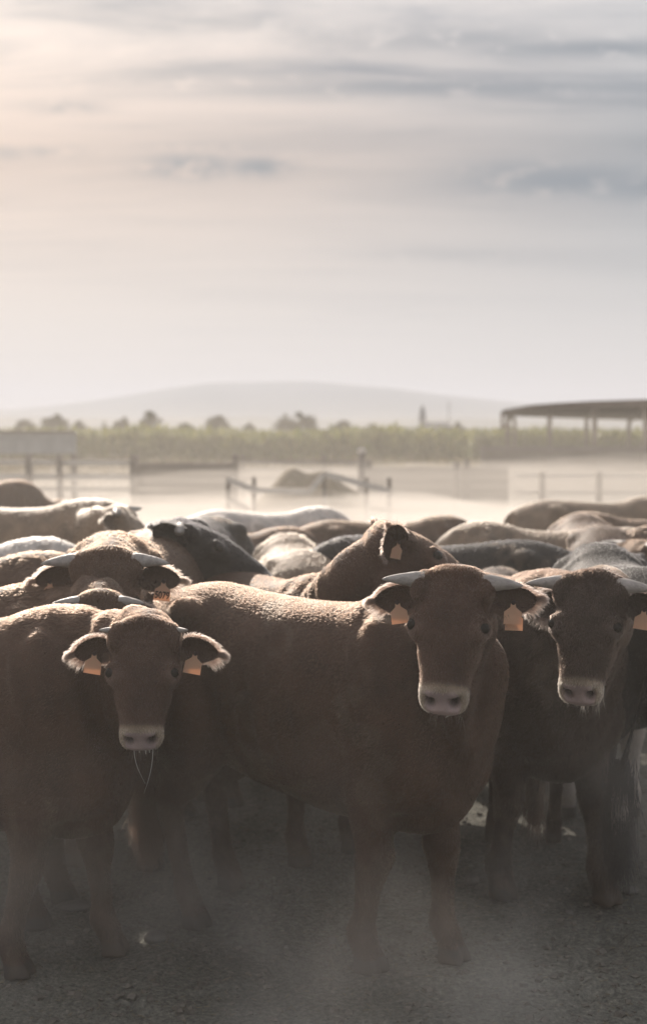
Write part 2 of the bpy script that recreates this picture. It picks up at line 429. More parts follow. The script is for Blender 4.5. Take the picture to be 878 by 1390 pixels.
# ------------------------------------------------------------------ trees on the horizon
BARK = simple_mat('bark', (.06, .05, .04), (.11, .09, .07), 5, .9, .3)
LEAF, nt, L = mat_new('tree_leaf')
n1 = N(nt, 'ShaderNodeTexNoise'); n1.inputs['Scale'].default_value = .8; n1.inputs['Detail'].default_value = 4
L(N(nt, 'ShaderNodeTexCoord').outputs['Object'], n1.inputs[0])
c = ramp(nt, n1.outputs[0], [(.35, (.035, .05, .02)), (.65, (.085, .10, .04))])
b = N(nt, 'ShaderNodeBsdfPrincipled'); L(c, b.inputs['Base Color']); b.inputs['Roughness'].default_value = .6
L(b.outputs[0], N(nt, 'ShaderNodeOutputMaterial').inputs[0])
def tree(px, top, wpx, label, seed, D=280):
    rg = np.random.RandomState(seed); x = XD(px, D); h = H + (585 - top) / F * D; w_ = wpx / F * D
    root = empty('tree', (x, D, 0)); tag(root, label, 'tree', 'trees along the horizon')
    mb = MB(); mb.tube([(0, 0, 0), (.1, 0, h * .3), (0, .1, h * .6)], [.28, .2, .1], 8)
    for k in range(6):
        a = rg.uniform(0, 6.28); r_ = w_ * rg.uniform(.2, .38)
        mb.tube([(.05, 0, h * rg.uniform(.25, .5)), (math.cos(a) * r_ * .6, math.sin(a) * r_ * .6, h * .58), (math.cos(a) * r_, math.sin(a) * r_, h * .72)], [.12, .08, .03], 6)
    mb.build('trunk', BARK, root, True)
    nc = 9 + int(wpx / 4); cs = []
    for k in range(nc):
        a = rg.uniform(0, 6.28); r_ = w_ * .40 * math.sqrt(rg.rand()); zz = h * (1 - .17) - h * .45 * rg.rand() - (r_ / (w_ * .5)) ** 2 * h * .22
        cs.append((math.cos(a) * r_, math.sin(a) * r_, max(zz, h * .3), rg.uniform(.12, .22) * min(w_, h * 1.2)))
    cs.append((rg.uniform(-.1, .1) * w_, 0, h * .86, .14 * min(w_, h)))
    n = 260 * nc // 2; ci = rg.randint(0, len(cs), n); c4 = np.array(cs)[ci]
    dv = nrm(rg.normal(size=(n, 3))) * (c4[:, 3] * rg.rand(n) ** .4)[:, None]; p = c4[:, :3] + dv * np.array([1.15, 1.15, .8]); s_ = .16 + .16 * rg.rand(n)
    u = nrm(rg.normal(size=(n, 3))); v = nrm(np.cross(u, rg.normal(size=(n, 3))))
    Vv = np.stack([p - u * s_[:, None], p + v * s_[:, None] * .6, p + u * s_[:, None], p - v * s_[:, None] * .6], 1).reshape(-1, 3)
    mesh_obj('crown', Vv.tolist(), [(4 * i, 4 * i + 1, 4 * i + 2, 4 * i + 3) for i in range(n)], LEAF, root, False)
for k, a in enumerate([(35, 569, 32, 'low rounded tree above the grey sheet panel at the far left'), (78, 561, 42, 'broad two-lobed tree above the middle of the grey sheet panel'), (108, 569, 16, 'small bush-like tree just right of the two-lobed tree'),
          (143, 571, 12, 'tiny tree alone between the two-lobed tree and the tallest left tree'), (167, 565, 26, 'medium round tree left of the tallest tree on the left half'), (201, 556, 38, 'tallest tree on the left half of the horizon'),
          (252, 573, 22, 'very low flat tree right of the tallest left tree'), (298, 563, 36, 'dome-shaped tree standing alone under the left slope of the mountain'), (338, 573, 16, 'tiny low tree between the dome-shaped tree and the widest tree'),
          (402, 558, 60, 'widest tree with an even crown under the mountain top'), (466, 570, 40, 'low spreading tree right of the widest tree'), (505, 574, 18, 'tiny low tree left of the church tower'), (622, 572, 26, 'low dark tree right of the church tower')]):
    tree(a[0], a[1], a[2], a[3], 40 + k)

# ------------------------------------------------------------------ church tower and mast
PLAST = simple_mat('tower_stone', (.11, .13, .16), (.16, .18, .21), .8, .9, 0)
SLATE = simple_mat('slate', (.07, .075, .09), (.11, .115, .13), 1, .7, 0)
D = 1100; x = XD(573, D); k = D / F
root = empty('church_tower', (x, D, 0)); tag(root, 'distant blue-grey church tower with a pointed top on the horizon', 'church tower')
mb = MB(); mb.box((-2.7, -2.7, 0), (2.7, 2.7, 14.5)); mb.box((-2.1, -2.1, 14.5), (2.1, 2.1, 17.5)); mb.box((-3.0, -3.0, 14.2), (3.0, 3.0, 14.7)); mb.build('wall', PLAST, root)
mb = MB(); mb.add([(-2.3, -2.3, 17.5), (2.3, -2.3, 17.5), (2.3, 2.3, 17.5), (-2.3, 2.3, 17.5), (0, 0, 23.5)], [(0, 3, 2, 1), (0, 1, 4), (1, 2, 4), (2, 3, 4), (3, 0, 4)]); mb.build('spire', SLATE, root)
mb = MB()
for sx in (-1, 1): mb.box((sx * 1.1 - .45, -2.75, 9.5), (sx * 1.1 + .45, -2.705, 12.6))
mb.build('belfry_window', SLATE, root)
mb = MB(); mb.box((3.0, -4, 0), (22, 6, 6.2)); mb.add([(3.0, -4.3, 6.2), (22.3, -4.3, 6.2), (22.3, 6.3, 6.2), (3.0, 6.3, 6.2), (3.0, 1, 9), (22.3, 1, 9)], [(0, 1, 5, 4), (2, 3, 4, 5), (0, 4, 3), (1, 2, 5), (0, 3, 2, 1)]); mb.build('nave', PLAST, root)
STEEL = simple_mat('grey_steel', (.20, .20, .20), (.30, .30, .30), 3, .5, .1, .5)
mb = MB(); mb.tube([(0, 0, 0), (0, 0, 24)], [.5, .25], 8); mb.tube([(-2, 0, 20), (2, 0, 20)], .15, 6); o = mb.build('mast', STEEL); o.location = (XD(609, 1000), 1000, 0); tag(o, 'thin mast on the horizon right of the church tower', 'mast')

# ------------------------------------------------------------------ sheds and fences of the yard
RUST = simple_mat('rusty_sheet', (.10, .082, .070), (.17, .135, .11), 3, .85, .2, .2, (1, 1, 3))
BOARD = simple_mat('weathered_board', (.17, .15, .135), (.27, .24, .215), 4, .9, .3, .2, (.4, 1, 6))
PALE = simple_mat('pale_board', (.55, .52, .48), (.75, .71, .65), 5, .8, .2, .2, (.5, 1, 5))
GALV = simple_mat('galvanised_sheet', (.30, .32, .33), (.42, .44, .45), 4, .5, .1, .5)
HAY = simple_mat('hay', (.30, .26, .19), (.42, .36, .28), 12, .95, .8)
# open shed at the right: a sheet roof on posts above a boarded wall
root = empty('open_shed', (XD(690, 58), 58, 0)); tag(root, 'open cattle shed with a sagging dark sheet roof on posts at the right edge', 'shed')
ori = root.location
def lp(px, py, D): return P(px, py, D) - ori
def seg(px, D, z): return Vector((XD(px, D), D, z)) - ori
fr = []; bk = []
for t in np.linspace(0, 1, 9):
    pxx = 681 + (1010 - 681) * t; Df = 56 - 20 * t; zf = H + (585 - np.interp(t, [0, .08, .3, .6, 1], [559, 553, 548, 545, 543])) / F * Df
    fr.append(seg(pxx, Df, zf)); pb = 690 + (960 - 690) * t; Db = 64 - 14 * t; zb = H + (585 - np.interp(t, [0, .3, .7, 1], [565, 568, 571, 573])) / F * Db
    bk.append(seg(pb, Db, zb))
mb = MB(); V = []
for a, b_ in zip(fr, bk): V += [a, b_, b_ + Vector((0, 0, .07)), a + Vector((0, 0, .07))]
Fc = []
for i in range(8):
    q = 4 * i
    for j in range(4): Fc.append((q + j, q + (j + 1) % 4, q + 4 + (j + 1) % 4, q + 4 + j))
Fc += [(0, 3, 2, 1), (32, 33, 34, 35)]; mb.add(V, Fc); mb.build('roof', RUST, root)
mb = MB(); 
for i in range(8): mb.bar(fr[i] - Vector((0, 0, .09)), fr[i + 1] - Vector((0, 0, .09)), .1, .16)
mb.build('eaves_beam', RUST, root)
for pxx in (690, 747, 808, 878, 955):
    t = (pxx - 681) / (1010 - 681); i = min(int(t * 8), 7); f_ = t * 8 - i; a = fr[i] * (1 - f_) + fr[i + 1] * f_
    mb = MB(); mb.bar((a.x, a.y + .2, -.1), (a.x, a.y + .2, a.z - .1), .17, .17, (0, 1, 0)); mb.build('post', RUST, root)
    i2 = bk[i] * (1 - f_) + bk[i + 1] * f_; mb = MB(); mb.bar(a - Vector((0, 0, .12)), i2 - Vector((0, 0, .12)), .08, .16); mb.build('rafter', RUST, root)
    mb = MB(); mb.bar((i2.x, i2.y - .2, -.1), (i2.x, i2.y - .2, i2.z - .1), .15, .15, (0, 1, 0)); mb.build('post', RUST, root)
a = fr[0]; mb = MB(); mb.bar((a.x, a.y, a.z), (a.x, a.y, a.z - .75), .12, .12, (0, 1, 0)); mb.bar((a.x, a.y, a.z - .7), (a.x + .55, a.y + .1, a.z - .05), .09, .09); mb.build('corner_brace', RUST, root)
def board_wall(name, p0, p1, z0, z1, nb, label, cat, m, posts=(), group=None, th_=.04, pm=None, ptop=.1):
    """fence of horizontal boards between two ground points, posts at fractions"""
    p0, p1 = Vector(p0), Vector(p1); r = empty(name, (p0.x, p0.y, 0)); tag(r, label, cat, group)
    d = p1 - p0; rg = np.random.RandomState(int(abs(p0.x * 31 + p0.y * 7)) + 1); hb_ = (z1 - z0) / nb
    for i in range(nb):
        zc_ = z0 + hb_ * (i + .5); mb = MB(); j = rg.uniform(-.012, .012); mb.bar((0, rg.uniform(0, .01), zc_ + j), (d.x, d.y, zc_ - j), th_, hb_ * (.93 if nb * 1.0 > 0 else 1)); mb.build('board', m, r)
    for t in posts:
        mb = MB(); mb.box((d.x * t - .06, d.y * t - .13, -.1), (d.x * t + .06, d.y * t - .025, z1 + ptop)); mb.build('post', pm or m, r)
    return r
g_ = lambda px, D: (XD(px, D), D, 0)
board_wall('board_wall', g_(655, 34), g_(1010, 33), .25, 1.42, 6, 'high brown boarded pen wall in front of the open shed', 'wall', BOARD, (0, .25, .45, .62, .8, 1), pm=BOARD, ptop=0)
board_wall('board_fence', g_(500, 27), g_(690, 27), .12, 1.06, 5, 'low grey board fence between the feeder and the shed wall', 'fence', BOARD, (0, .7), 'pen fences', ptop=.15)
board_wall('board_fence', g_(184, 26), g_(320, 26), .15, 1.18, 6, 'grey close-boarded fence panel left of the slanted hay feeder', 'fence', BOARD, (0, 1), 'pen fences', ptop=.15)
def rail_fence(px0, px1, D, zs_, m, label, posts, ph, pm):
    p0, p1 = Vector(g_(px0, D)), Vector(g_(px1, D)); r = empty('rail_fence', (p0.x, p0.y, 0)); tag(r, label, 'fence', 'pen fences')
    for z, h_ in zs_:
        mb = MB(); mb.bar((0, 0, z), (p1.x - p0.x, 0, z - .01), .05, h_); mb.build('rail', m, r)
    for q in posts:
        x_ = XD(q, D) - p0.x; mb = MB(); mb.box((x_ - .048, -.15, -.1), (x_ + .048, -.04, ph)); mb.build('post', pm, r)
rail_fence(-60, 182, 25.5, [(1.20, .10), (.93, .12), (.70, .08)], PALE, 'pale rail fence on dark posts at the left below the grey panel', (40, 82, 181), 1.34, BOARD)
rail_fence(700, 1000, 26, [(.93, .06), (.6, .06)], PALE, 'thin pale rail fence in front of the boarded wall at the right', (735, 812, 900), 1.0, BOARD)
rail_fence(325, 505, 30, [(1.10, .10), (.75, .1)], BOARD, 'dusty grey rail fence behind the hay feeder', (330, 440), 1.25, BOARD)
board_wall('board_wall', g_(300, 35), g_(650, 35), .1, .86, 5, 'low brown boarded wall in the weeds behind the hay feeder', 'wall', BOARD, (0, .5, 1), ptop=.05)
r = empty('sheet_panel', (XD(-40, 28), 28, 0)); tag(r, 'blue-grey metal sheet panel raised on posts at the far left', 'panel')
w_ = XD(103, 28) - XD(-40, 28); mb = MB(); mb.box((0, 0, 1.32), (w_, .05, 1.77)); mb.build('sheet', GALV, r)
mb = MB(); mb.bar((0, -.03, 1.78), (w_, -.03, 1.78), .07, .05); mb.build('top_rail', BOARD, r)
for t in (.1, .55, .97): mb = MB(); mb.box((w_ * t - .05, .06, -.1), (w_ * t + .05, .16, 1.7)); mb.build('post', BOARD, r)
for px_, D, top, lab in ((490, 24, 609, 'single fence post with a pale rounded cap above the hay feeder'), (619, 26, 622, 'bare grey post standing above the low board fence')):
    r = empty('fence_post', (XD(px_, D), D, 0)); tag(r, lab, 'post'); h_ = P(px_, top, D).z
    mb = MB(); mb.tube([(0, 0, -.1), (.01, 0, h_ - .08)], [.075, .065], 12); mb.build('post_shaft', BOARD, r, True)
    if px_ == 490: V, Fc = ellipsoid((.01, 0, h_ - .05), (.075, .075, .06)); mesh_obj('cap', V.tolist(), Fc, PALE, r)
# feeder with slanted rails and a heap of hay
D = 19.5; x0, x1 = XD(308, D), XD(530, D); w_ = x1 - x0
r = empty('hay_feeder', (x0, D, 0)); tag(r, 'feeder with slanted pale rails and a heap of hay behind the herd', 'feeder')
Vh = []; n1_, n2_ = 40, 14; yy = np.linspace(-.1, 1.4, n2_)
for j in range(n2_):
    for i in range(n1_):
        u_ = i / (n1_ - 1); v_ = j / (n2_ - 1); e = (math.sin(math.pi * u_) ** .6) * (math.sin(math.pi * v_) ** .5) if 0 < v_ < 1 else 0
        Vh.append((w_ * (.06 + .9 * u_), yy[j], .1 + 1.12 * e * (1 + .05 * math.sin(u_ * 23) + .05 * math.sin(v_ * 11 + u_ * 9))))
mesh_obj('hay_heap', Vh, [(j * n1_ + i, j * n1_ + i + 1, (j + 1) * n1_ + i + 1, (j + 1) * n1_ + i) for j in range(n2_ - 1) for i in range(n1_ - 1)], HAY, r)
for (a, b_) in (((308, 650), (345, 665)), ((308, 677), (338, 691)), ((345, 665), (420, 668)), ((440, 643), (530, 667)), ((497, 690), (530, 693)), ((420, 668), (440, 643))):
    p, q = P(*a, D - .15), P(*b_, D - .15); o0 = Vector((x0, D, 0)); mb = MB(); mb.bar(p - o0, q - o0, .04, .085); mb.build('rail', PALE, r)
for q in (310, 345, 440, 497, 528): x_ = XD(q, D) - x0; mb = MB(); mb.box((x_ - .03, -.10, -.1), (x_ + .03, -.04, 1.12)); mb.build('post', BOARD, r)

# ------------------------------------------------------------------ air
def volume_box(name, a, b, dens, col, aniso, noise=None):
    m, nt, L = mat_new(name)
    v = N(nt, 'ShaderNodeVolumePrincipled'); v.inputs['Color'].default_value = (*col, 1); v.inputs['Density'].default_value = dens; v.inputs['Anisotropy'].default_value = aniso
    if noise:
        tc = N(nt, 'ShaderNodeTexCoord'); n = N(nt, 'ShaderNodeTexNoise'); n.inputs['Scale'].default_value = noise[0]; n.inputs['Detail'].default_value = 3
        L(tc.outputs['Object'], n.inputs[0]); sp = N(nt, 'ShaderNodeSeparateXYZ'); L(tc.outputs['Object'], sp.inputs[0])
        d = math_node(nt, 'MULTIPLY_ADD', n.outputs[0], noise[1], noise[2], clamp=True)
        fade = math_node(nt, 'MULTIPLY_ADD', sp.outputs[2], -1 / noise[3], noise[4] / noise[3], clamp=True)
        d = math_node(nt, 'MULTIPLY', math_node(nt, 'MULTIPLY', d, fade), dens); L(d, v.inputs['Density'])
    L(v.outputs[0], N(nt, 'ShaderNodeOutputMaterial').inputs['Volume'])
    mb = MB(); mb.box(a, b); o = mb.build(name, m); tag(o, kind='stuff'); o.display_type = 'WIRE'; return o
volume_box('haze', (-8900, -190, -60), (8900, 10400, 302), .00017, (.85, .885, 1.0), .15)
volume_box('dust', (-45, -1.5, -.4), (45, 40, 2.1), .0065, (1.0, .95, .88), .35)
def dust_bank(name, x0, x1, y0, y1, z, amp, dens, seed, sc=1.0):
    """closed body of dust with a billowing top, thinning out at its ends"""
    nx, ny = 90, 40; X_, Y_ = np.meshgrid(np.linspace(x0, x1, nx), np.linspace(y0, y1, ny)); q = np.stack([X_.ravel(), Y_.ravel(), 0 * X_.ravel()], 1)
    zt = z + amp * rnd_noise(q, .45 * sc, seed) * 1.6 + amp * .6 * rnd_noise(q, 1.5 * sc, seed + 1) + amp * .3 * rnd_noise(q, 4 * sc, seed + 2)
    t = (q[:, 1] - y0) / (y1 - y0); e = np.clip(np.minimum(t, 1 - t) / .22, 0, 1) ** .6; zt = .02 + np.maximum(zt, .1) * e
    top = q + np.array([0, 0, 1]) * zt[:, None]; bot = q + np.array([0, 0, -.42]); V = np.vstack([top, bot]); m = nx * ny; Fc = []
    for j in range(ny - 1):
        for i in range(nx - 1):
            a_ = j * nx + i; Fc.append((a_, a_ + 1, a_ + nx + 1, a_ + nx)); Fc.append((m + a_, m + a_ + nx, m + a_ + nx + 1, m + a_ + 1))
    for i in range(nx - 1):
        Fc.append((i, m + i, m + i + 1, i + 1)); a_ = (ny - 1) * nx + i; Fc.append((a_, a_ + 1, m + a_ + 1, m + a_))
    for j in range(ny - 1):
        a_ = j * nx; Fc.append((a_, a_ + nx, m + a_ + nx, m + a_)); a_ = j * nx + nx - 1; Fc.append((a_, m + a_, m + a_ + nx, a_ + nx))
    m_, nt, L = mat_new(name); v = N(nt, 'ShaderNodeVolumePrincipled'); v.inputs['Color'].default_value = (1.0, .955, .90, 1); v.inputs['Density'].default_value = dens; v.inputs['Anisotropy'].default_value = .35
    L(v.outputs[0], N(nt, 'ShaderNodeOutputMaterial').inputs['Volume'])
    o = mesh_obj(name, V.tolist(), Fc, m_); tag(o, kind='stuff'); return o
dust_bank('dust_cloud', -16, 16, 8.6, 22, .76, .30, .26, 61)
dust_bank('dust_cloud', -9, 9, 7.0, 13, .92, .25, .09, 71, 1.5)
dust_bank('dust_cloud', -26, 26, 18, 34, .95, .35, .065, 81)
volume_box('dust_wisps', (-3.2, 3.0, -.3), (3.2, 6.4, 1.15), .78, (1.0, .96, .91), .0, (1.5, 4.6, -2.5, .7, 1.05))

# ------------------------------------------------------------------ cattle
def skin_mat():
    m, nt, L = mat_new('hide')
    at = N(nt, 'ShaderNodeAttribute', attribute_name='Col')
    tc = N(nt, 'ShaderNodeTexCoord')
    n = N(nt, 'ShaderNodeTexNoise'); n.inputs['Scale'].default_value = 9; n.inputs['Detail'].default_value = 7; L(tc.outputs['Object'], n.inputs[0])
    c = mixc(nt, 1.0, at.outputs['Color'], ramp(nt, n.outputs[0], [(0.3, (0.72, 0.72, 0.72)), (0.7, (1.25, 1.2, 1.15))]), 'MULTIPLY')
    wn = N(nt, 'ShaderNodeTexNoise'); wn.inputs['Scale'].default_value = 90; wn.inputs['Detail'].default_value = 3; L(tc.outputs['Object'], wn.inputs[0])
    bp = N(nt, 'ShaderNodeBump'); bp.inputs['Strength'].default_value = 0.35; bp.inputs['Distance'].default_value = 0.003; L(wn.outputs[0], bp.inputs['Height'])
    vn_ = N(nt, 'ShaderNodeTexVoronoi'); vn_.feature = 'DISTANCE_TO_EDGE'; vn_.inputs['Scale'].default_value = 130; L(tc.outputs['Object'], vn_.inputs[0])
    wt = N(nt, 'ShaderNodeAttribute', attribute_name='wet')
    bp2 = N(nt, 'ShaderNodeBump'); bp2.inputs['Distance'].default_value = 0.004; L(math_node(nt, 'MULTIPLY', wt.outputs['Fac'], .7), bp2.inputs['Strength']); L(vn_.outputs['Distance'], bp2.inputs['Height']); L(bp2.outputs[0], bp.inputs['Normal'])
    b = N(nt, 'ShaderNodeBsdfPrincipled'); L(c, b.inputs['Base Color']); b.inputs['Roughness'].default_value = 0.62
    b.inputs['Specular IOR Level'].default_value = 0.35
    rm = N(nt, 'ShaderNodeAttribute', attribute_name='wet')
    L(math_node(nt, 'MULTIPLY_ADD', rm.outputs['Fac'], -0.36, 0.66), b.inputs['Roughness'])
    L(bp.outputs[0], b.inputs['Normal'])
    o = N(nt, 'ShaderNodeOutputMaterial'); L(b.outputs[0], o.inputs[0]); return m


def coat_mat():
    m, nt, L = mat_new('coat')
    at = N(nt, 'ShaderNodeAttribute', attribute_name='Col')
    h = N(nt, 'ShaderNodeBsdfHairPrincipled')
    h.model = 'CHIANG'; h.parametrization = 'COLOR'
    L(at.outputs['Color'], h.inputs['Color'])
    h.inputs['Roughness'].default_value = 0.5; h.inputs['Radial Roughness'].default_value = 0.45
    h.inputs['Random Roughness'].default_value = 0.2; h.inputs['IOR'].default_value = 1.38
    o = N(nt, 'ShaderNodeOutputMaterial'); L(h.outputs[0], o.inputs[0]); return m


HIDE = skin_mat(); COAT = coat_mat()
HORN = simple_mat('horn', (0.26, 0.24, 0.225), (0.52, 0.48, 0.45), 14, 0.45, 0.35, 0.5, (1, 4, 4))
EYE, nt, L = mat_new('eye')
b = N(nt, 'ShaderNodeBsdfPrincipled'); b.inputs['Base Color'].default_value = (0.010, 0.008, 0.007, 1); b.inputs['Roughness'].default_value = 0.05; b.inputs['Specular IOR Level'].default_value = 0.25
L(b.outputs[0], N(nt, 'ShaderNodeOutputMaterial').inputs[0])
TAG, nt, L = mat_new('tag_plastic')
b = N(nt, 'ShaderNodeBsdfPrincipled'); b.inputs['Base Color'].default_value = (0.85, 0.58, 0.40, 1); b.inputs['Roughness'].default_value = 0.5
tr = N(nt, 'ShaderNodeBsdfTranslucent'); tr.inputs[0].default_value = (0.85, 0.56, 0.38, 1)
mx = N(nt, 'ShaderNodeMixShader'); mx.inputs[0].default_value = 0.45; L(b.outputs[0], mx.inputs[1]); L(tr.outputs[0], mx.inputs[2])
L(mx.outputs[0], N(nt, 'ShaderNodeOutputMaterial').inputs[0])
TAGINK = simple_mat('tag_ink', (0.03, 0.02, 0.02), (0.05, 0.03, 0.03), 10, 0.7, 0)
DROOL, nt, L = mat_new('drool')
b = N(nt, 'ShaderNodeBsdfPrincipled'); b.inputs['Base Color'].default_value = (0.75, 0.73, 0.7, 1); b.inputs['Roughness'].default_value = 0.1
L(b.outputs[0], N(nt, 'ShaderNodeOutputMaterial').inputs[0])


BROWN = (0.070, 0.038, 0.025); DARK = (0.036, 0.022, 0.016); BLACK = (0.007, 0.007, 0.008)
CREAM = (0.24, 0.18, 0.13); WHITE = (0.62, 0.58, 0.54); TAN = (0.082, 0.046, 0.029); REDB = (0.16, 0.080, 0.050)


def head_axes(yaw, pitch, roll):
    f = np.array([math.sin(yaw) * math.cos(pitch), -math.cos(yaw) * math.cos(pitch), -math.sin(pitch)])
    z = np.array([0, 0, 1.0]); u = z - f * (z @ f); u /= np.linalg.norm(u)
    s = np.cross(u, f)         # animal's left
    u2 = u * math.cos(roll) + s * math.sin(roll); s2 = np.cross(u2, f)
    return f, s2, u2


def cow(name, label, w, th, s, head, base=BROWN, vox=0.011, hairs=40000, hr=0.0009, hlen=1.0, horn=0.14, horn_tilt=0.2, horn_r=0.031,
        legs=((0, 0), (0, 0), (0, 0), (0, 0)), tags=(0, 0), ear=(0.0, 0.0), ear_len=0.155, face=None, legcol=None, text=None, seed=1, drool=None, bulk=1.0,
        ear_cup=1.0, curl=0.0, patch=None, tail=0.0, has_eyes=True, earcol=None, cheek=1.0):
    """w = (x, y) of the withers on the ground, th = heading, head = dict(p=poll world, yaw, pitch, roll) in world space"""
    rg = np.random.RandomState(seed)
    th = R(th); ct, st_ = math.cos(th), math.sin(th)
    ox, oy = w[0] - ct * 0.45 * s, w[1] - st_ * 0.45 * s
    root = empty(name, (ox, oy, 0), th, s)
    tag(root, label, 'cow', 'cattle standing in the dusty pen')
    Rinv = np.array([[ct, st_, 0], [-st_, ct, 0], [0, 0, 1.0]])
    def loc(p): return Rinv @ (np.array(p) - np.array([ox, oy, 0])) / s
    if head is None:        # head held low and forward
        poll = np.array([0.98, rg.uniform(-.08, .08), 1.02]); f = nrm(np.array([0.62, 0.1, -0.78])); z = np.array([0, 0, 1.])
        u = nrm(z - f * (z @ f)); sv = np.cross(u, f)
    else:
        poll = loc(head['p']); f, sv, u = head_axes(R(head['yaw']), R(head['pitch']), R(head.get('roll', 0)))
        f, sv, u = Rinv @ f, Rinv @ sv, Rinv @ u
    HM = np.stack([f, sv, u], 1)                     # head local (u,v,w) -> cow local
    hs = 1.0 if head is None else head.get('s', 1.0)
    HL = np.array([0.85, 1.0, 1.0]) * hs
    def hp(a): return poll + (np.atleast_2d(a) * HL) @ HM.T
    parts = []
    add = lambda vf: parts.append(vf)
    bw = bulk
    # torso: x, top, bottom, half width
    T = np.array([(-0.80, 1.08, 0.90, 0.05), (-0.76, 1.17, 0.80, 0.14), (-0.66, 1.235, 0.76, 0.20), (-0.50, 1.285, 0.69, 0.235), (-0.30, 1.270, 0.61, 0.24),
                  (-0.05, 1.250, 0.54, 0.27), (0.20, 1.255, 0.50, 0.262), (0.42, 1.305, 0.48, 0.225), (0.58, 1.285, 0.49, 0.19), (0.70, 1.20, 0.56, 0.14), (0.76, 1.08, 0.66, 0.07)])
    T = crom(T, 34)
    C = np.stack([T[:, 0], 0 * T[:, 0], T[:, 2] + (T[:, 1] - T[:, 2]) * 0.52], 1)
    add(loft(C, (0, 0, 1), T[:, 3] * bw, T[:, 1] - C[:, 2], C[:, 2] - T[:, 2], 2.35, 32))
    for sd in (1, -1):
        add(ellipsoid((-0.55, sd * 0.135 * bw, 0.90), (0.25, 0.145 * bw, 0.31)))
        add(ellipsoid((0.44, sd * 0.165 * bw, 0.90), (0.19, 0.105 * bw, 0.34)))
        add(ellipsoid((0.55, sd * 0.115 * bw, 0.78), (0.15, 0.11 * bw, 0.20)))
        add(ellipsoid((-0.44, sd * 0.178 * bw, 1.185), (0.09, 0.06, 0.06)))
    # legs
    lo = legs
    def leg(pts, off, sd):
        pts = np.array(pts, float)
        k = np.clip((0.86 - pts[:, 2]) / 0.76, 0, 1.0) ** 1.1
        pts[:, 0] += off[0] * k; pts[:, 1] += off[1] * k
        pts[:, 3:6] *= 1.16 if pts[0, 0] > 0 else 1.08
        q = crom(pts, 26)
        add(loft(q[:, :3], (1, 0, 0), q[:, 3], q[:, 4], q[:, 5], 2.2, 18))
        fx, fy = off
        for c in (1, -1):     # two claws
            hx = pts[-1, 0]; hy = pts[-1, 1] + c * 0.024
            hc = np.array([(hx - .012, hy, .085, .020, .03, .03), (hx + .004, hy, .05, .026, .045, .040), (hx + .012, hy + c * .002, .018, .028, .058, .045), (hx + .014, hy + c * .003, 0.0, .029, .062, .047)])
            hc = crom(hc, 8)
            add(loft(hc[:, :3], (1, 0, 0), hc[:, 3], hc[:, 4], hc[:, 5], 2.6, 14))
    for i, sd in enumerate((1, -1)):
        leg([(0.44, sd * .15, .86, .09, .13, .13), (0.43, sd * .165, .70, .082, .105, .11), (0.43, sd * .16, .56, .062, .072, .075), (0.445, sd * .152, .44, .052, .055, .052),
             (0.445, sd * .15, .385, .050, .052, .050), (0.44, sd * .15, .30, .036, .036, .038), (0.435, sd * .15, .19, .033, .034, .037), (0.43, sd * .15, .135, .043, .040, .046), (0.455, sd * .15, .075, .041, .040, .036)], lo[i], sd)
        leg([(-0.48, sd * .14, .95, .13, .20, .22), (-0.44, sd * .165, .74, .115, .16, .20), (-0.50, sd * .165, .60, .075, .115, .12), (-0.575, sd * .155, .49, .046, .07, .06),
             (-0.605, sd * .15, .43, .044, .052, .048), (-0.59, sd * .15, .33, .036, .042, .040), (-0.565, sd * .15, .20, .033, .036, .038), (-0.55, sd * .15, .135, .043, .04, .046), (-0.52, sd * .15, .075, .041, .040, .036)], lo[2 + i], sd)
    # tail
    tz = np.array([(-0.77, 0, 1.16, .035), (-0.83, 0.0, 1.10, .026), (-0.85, tail * .3, .92, .02), (-0.85, tail * .7, .70, .018), (-0.845, tail, .52, .03), (-0.845, tail, .40, .045), (-0.845, tail, .24, .012)])
    tz = crom(tz, 22); add(loft(tz[:, :3], (1, 0, 0), tz[:, 3], tz[:, 3], tz[:, 3], 2, 12))
    # neck
    p0 = np.array([0.34, 0, 1.0]); hb_ = hp((0.05, 0, -0.085))[0]
    t1 = nrm(0.62 * u + 0.38 * f); Ln = np.linalg.norm(hb_ - p0)
    p1 = p0 + np.array([1, 0, 0.15]) * Ln * 0.42; p2 = hb_ - t1 * Ln * 0.30
    tt = np.linspace(0, 1, 20)[:, None]
    NC = (1 - tt) ** 3 * p0 + 3 * (1 - tt) ** 2 * tt * p1 + 3 * (1 - tt) * tt ** 2 * p2 + tt ** 3 * hb_
    nu = np.array([0, 0, 1.0]) * (1 - tt) + tt * nrm(-f + 0.25 * u)
    t_ = tt[:, 0]
    nh = np.interp(t_, [0, .4, .7, 1], [.27, .20, .155, .10 * hs]); nb = np.interp(t_, [0, .4, .7, 1], [.42, .31, .21, .12 * hs]); nw = np.interp(t_, [0, .4, .75, 1], [.19, .145, .115, .095 * hs]) * (0.5 + 0.5 * bw)
    add(loft(NC, nu, nw, nh, nb, 2.1, 26, pear=0.42))
    # head: u, half width, top, bottom, exponent
    Hd = np.array([(-.058, .060, -.010, .06, 2), (-.042, .090, .018, .10, 2.1), (-.005, .112, .036, .14, 2.3), (.05, .115, .053, .18, 2.4), (.11, .116, .061, .195, 2.5), (.17, .118, .061, .20, 2.4),
                   (.215, .108, .056, .185, 2.4), (.27, .099, .052, .165, 2.35), (.33, .085, .040, .140, 2.35), (.385, .073, .034, .128, 2.3), (.415, .074, .027, .122, 2.5), (.437, .075, .010, .116, 2.6), (.458, .072, -.014, .110, 2.6), (.476, .062, -.040, .102, 2.4), (.488, .045, -.062, .090, 2.2)])
    Hd = crom(Hd, 36)
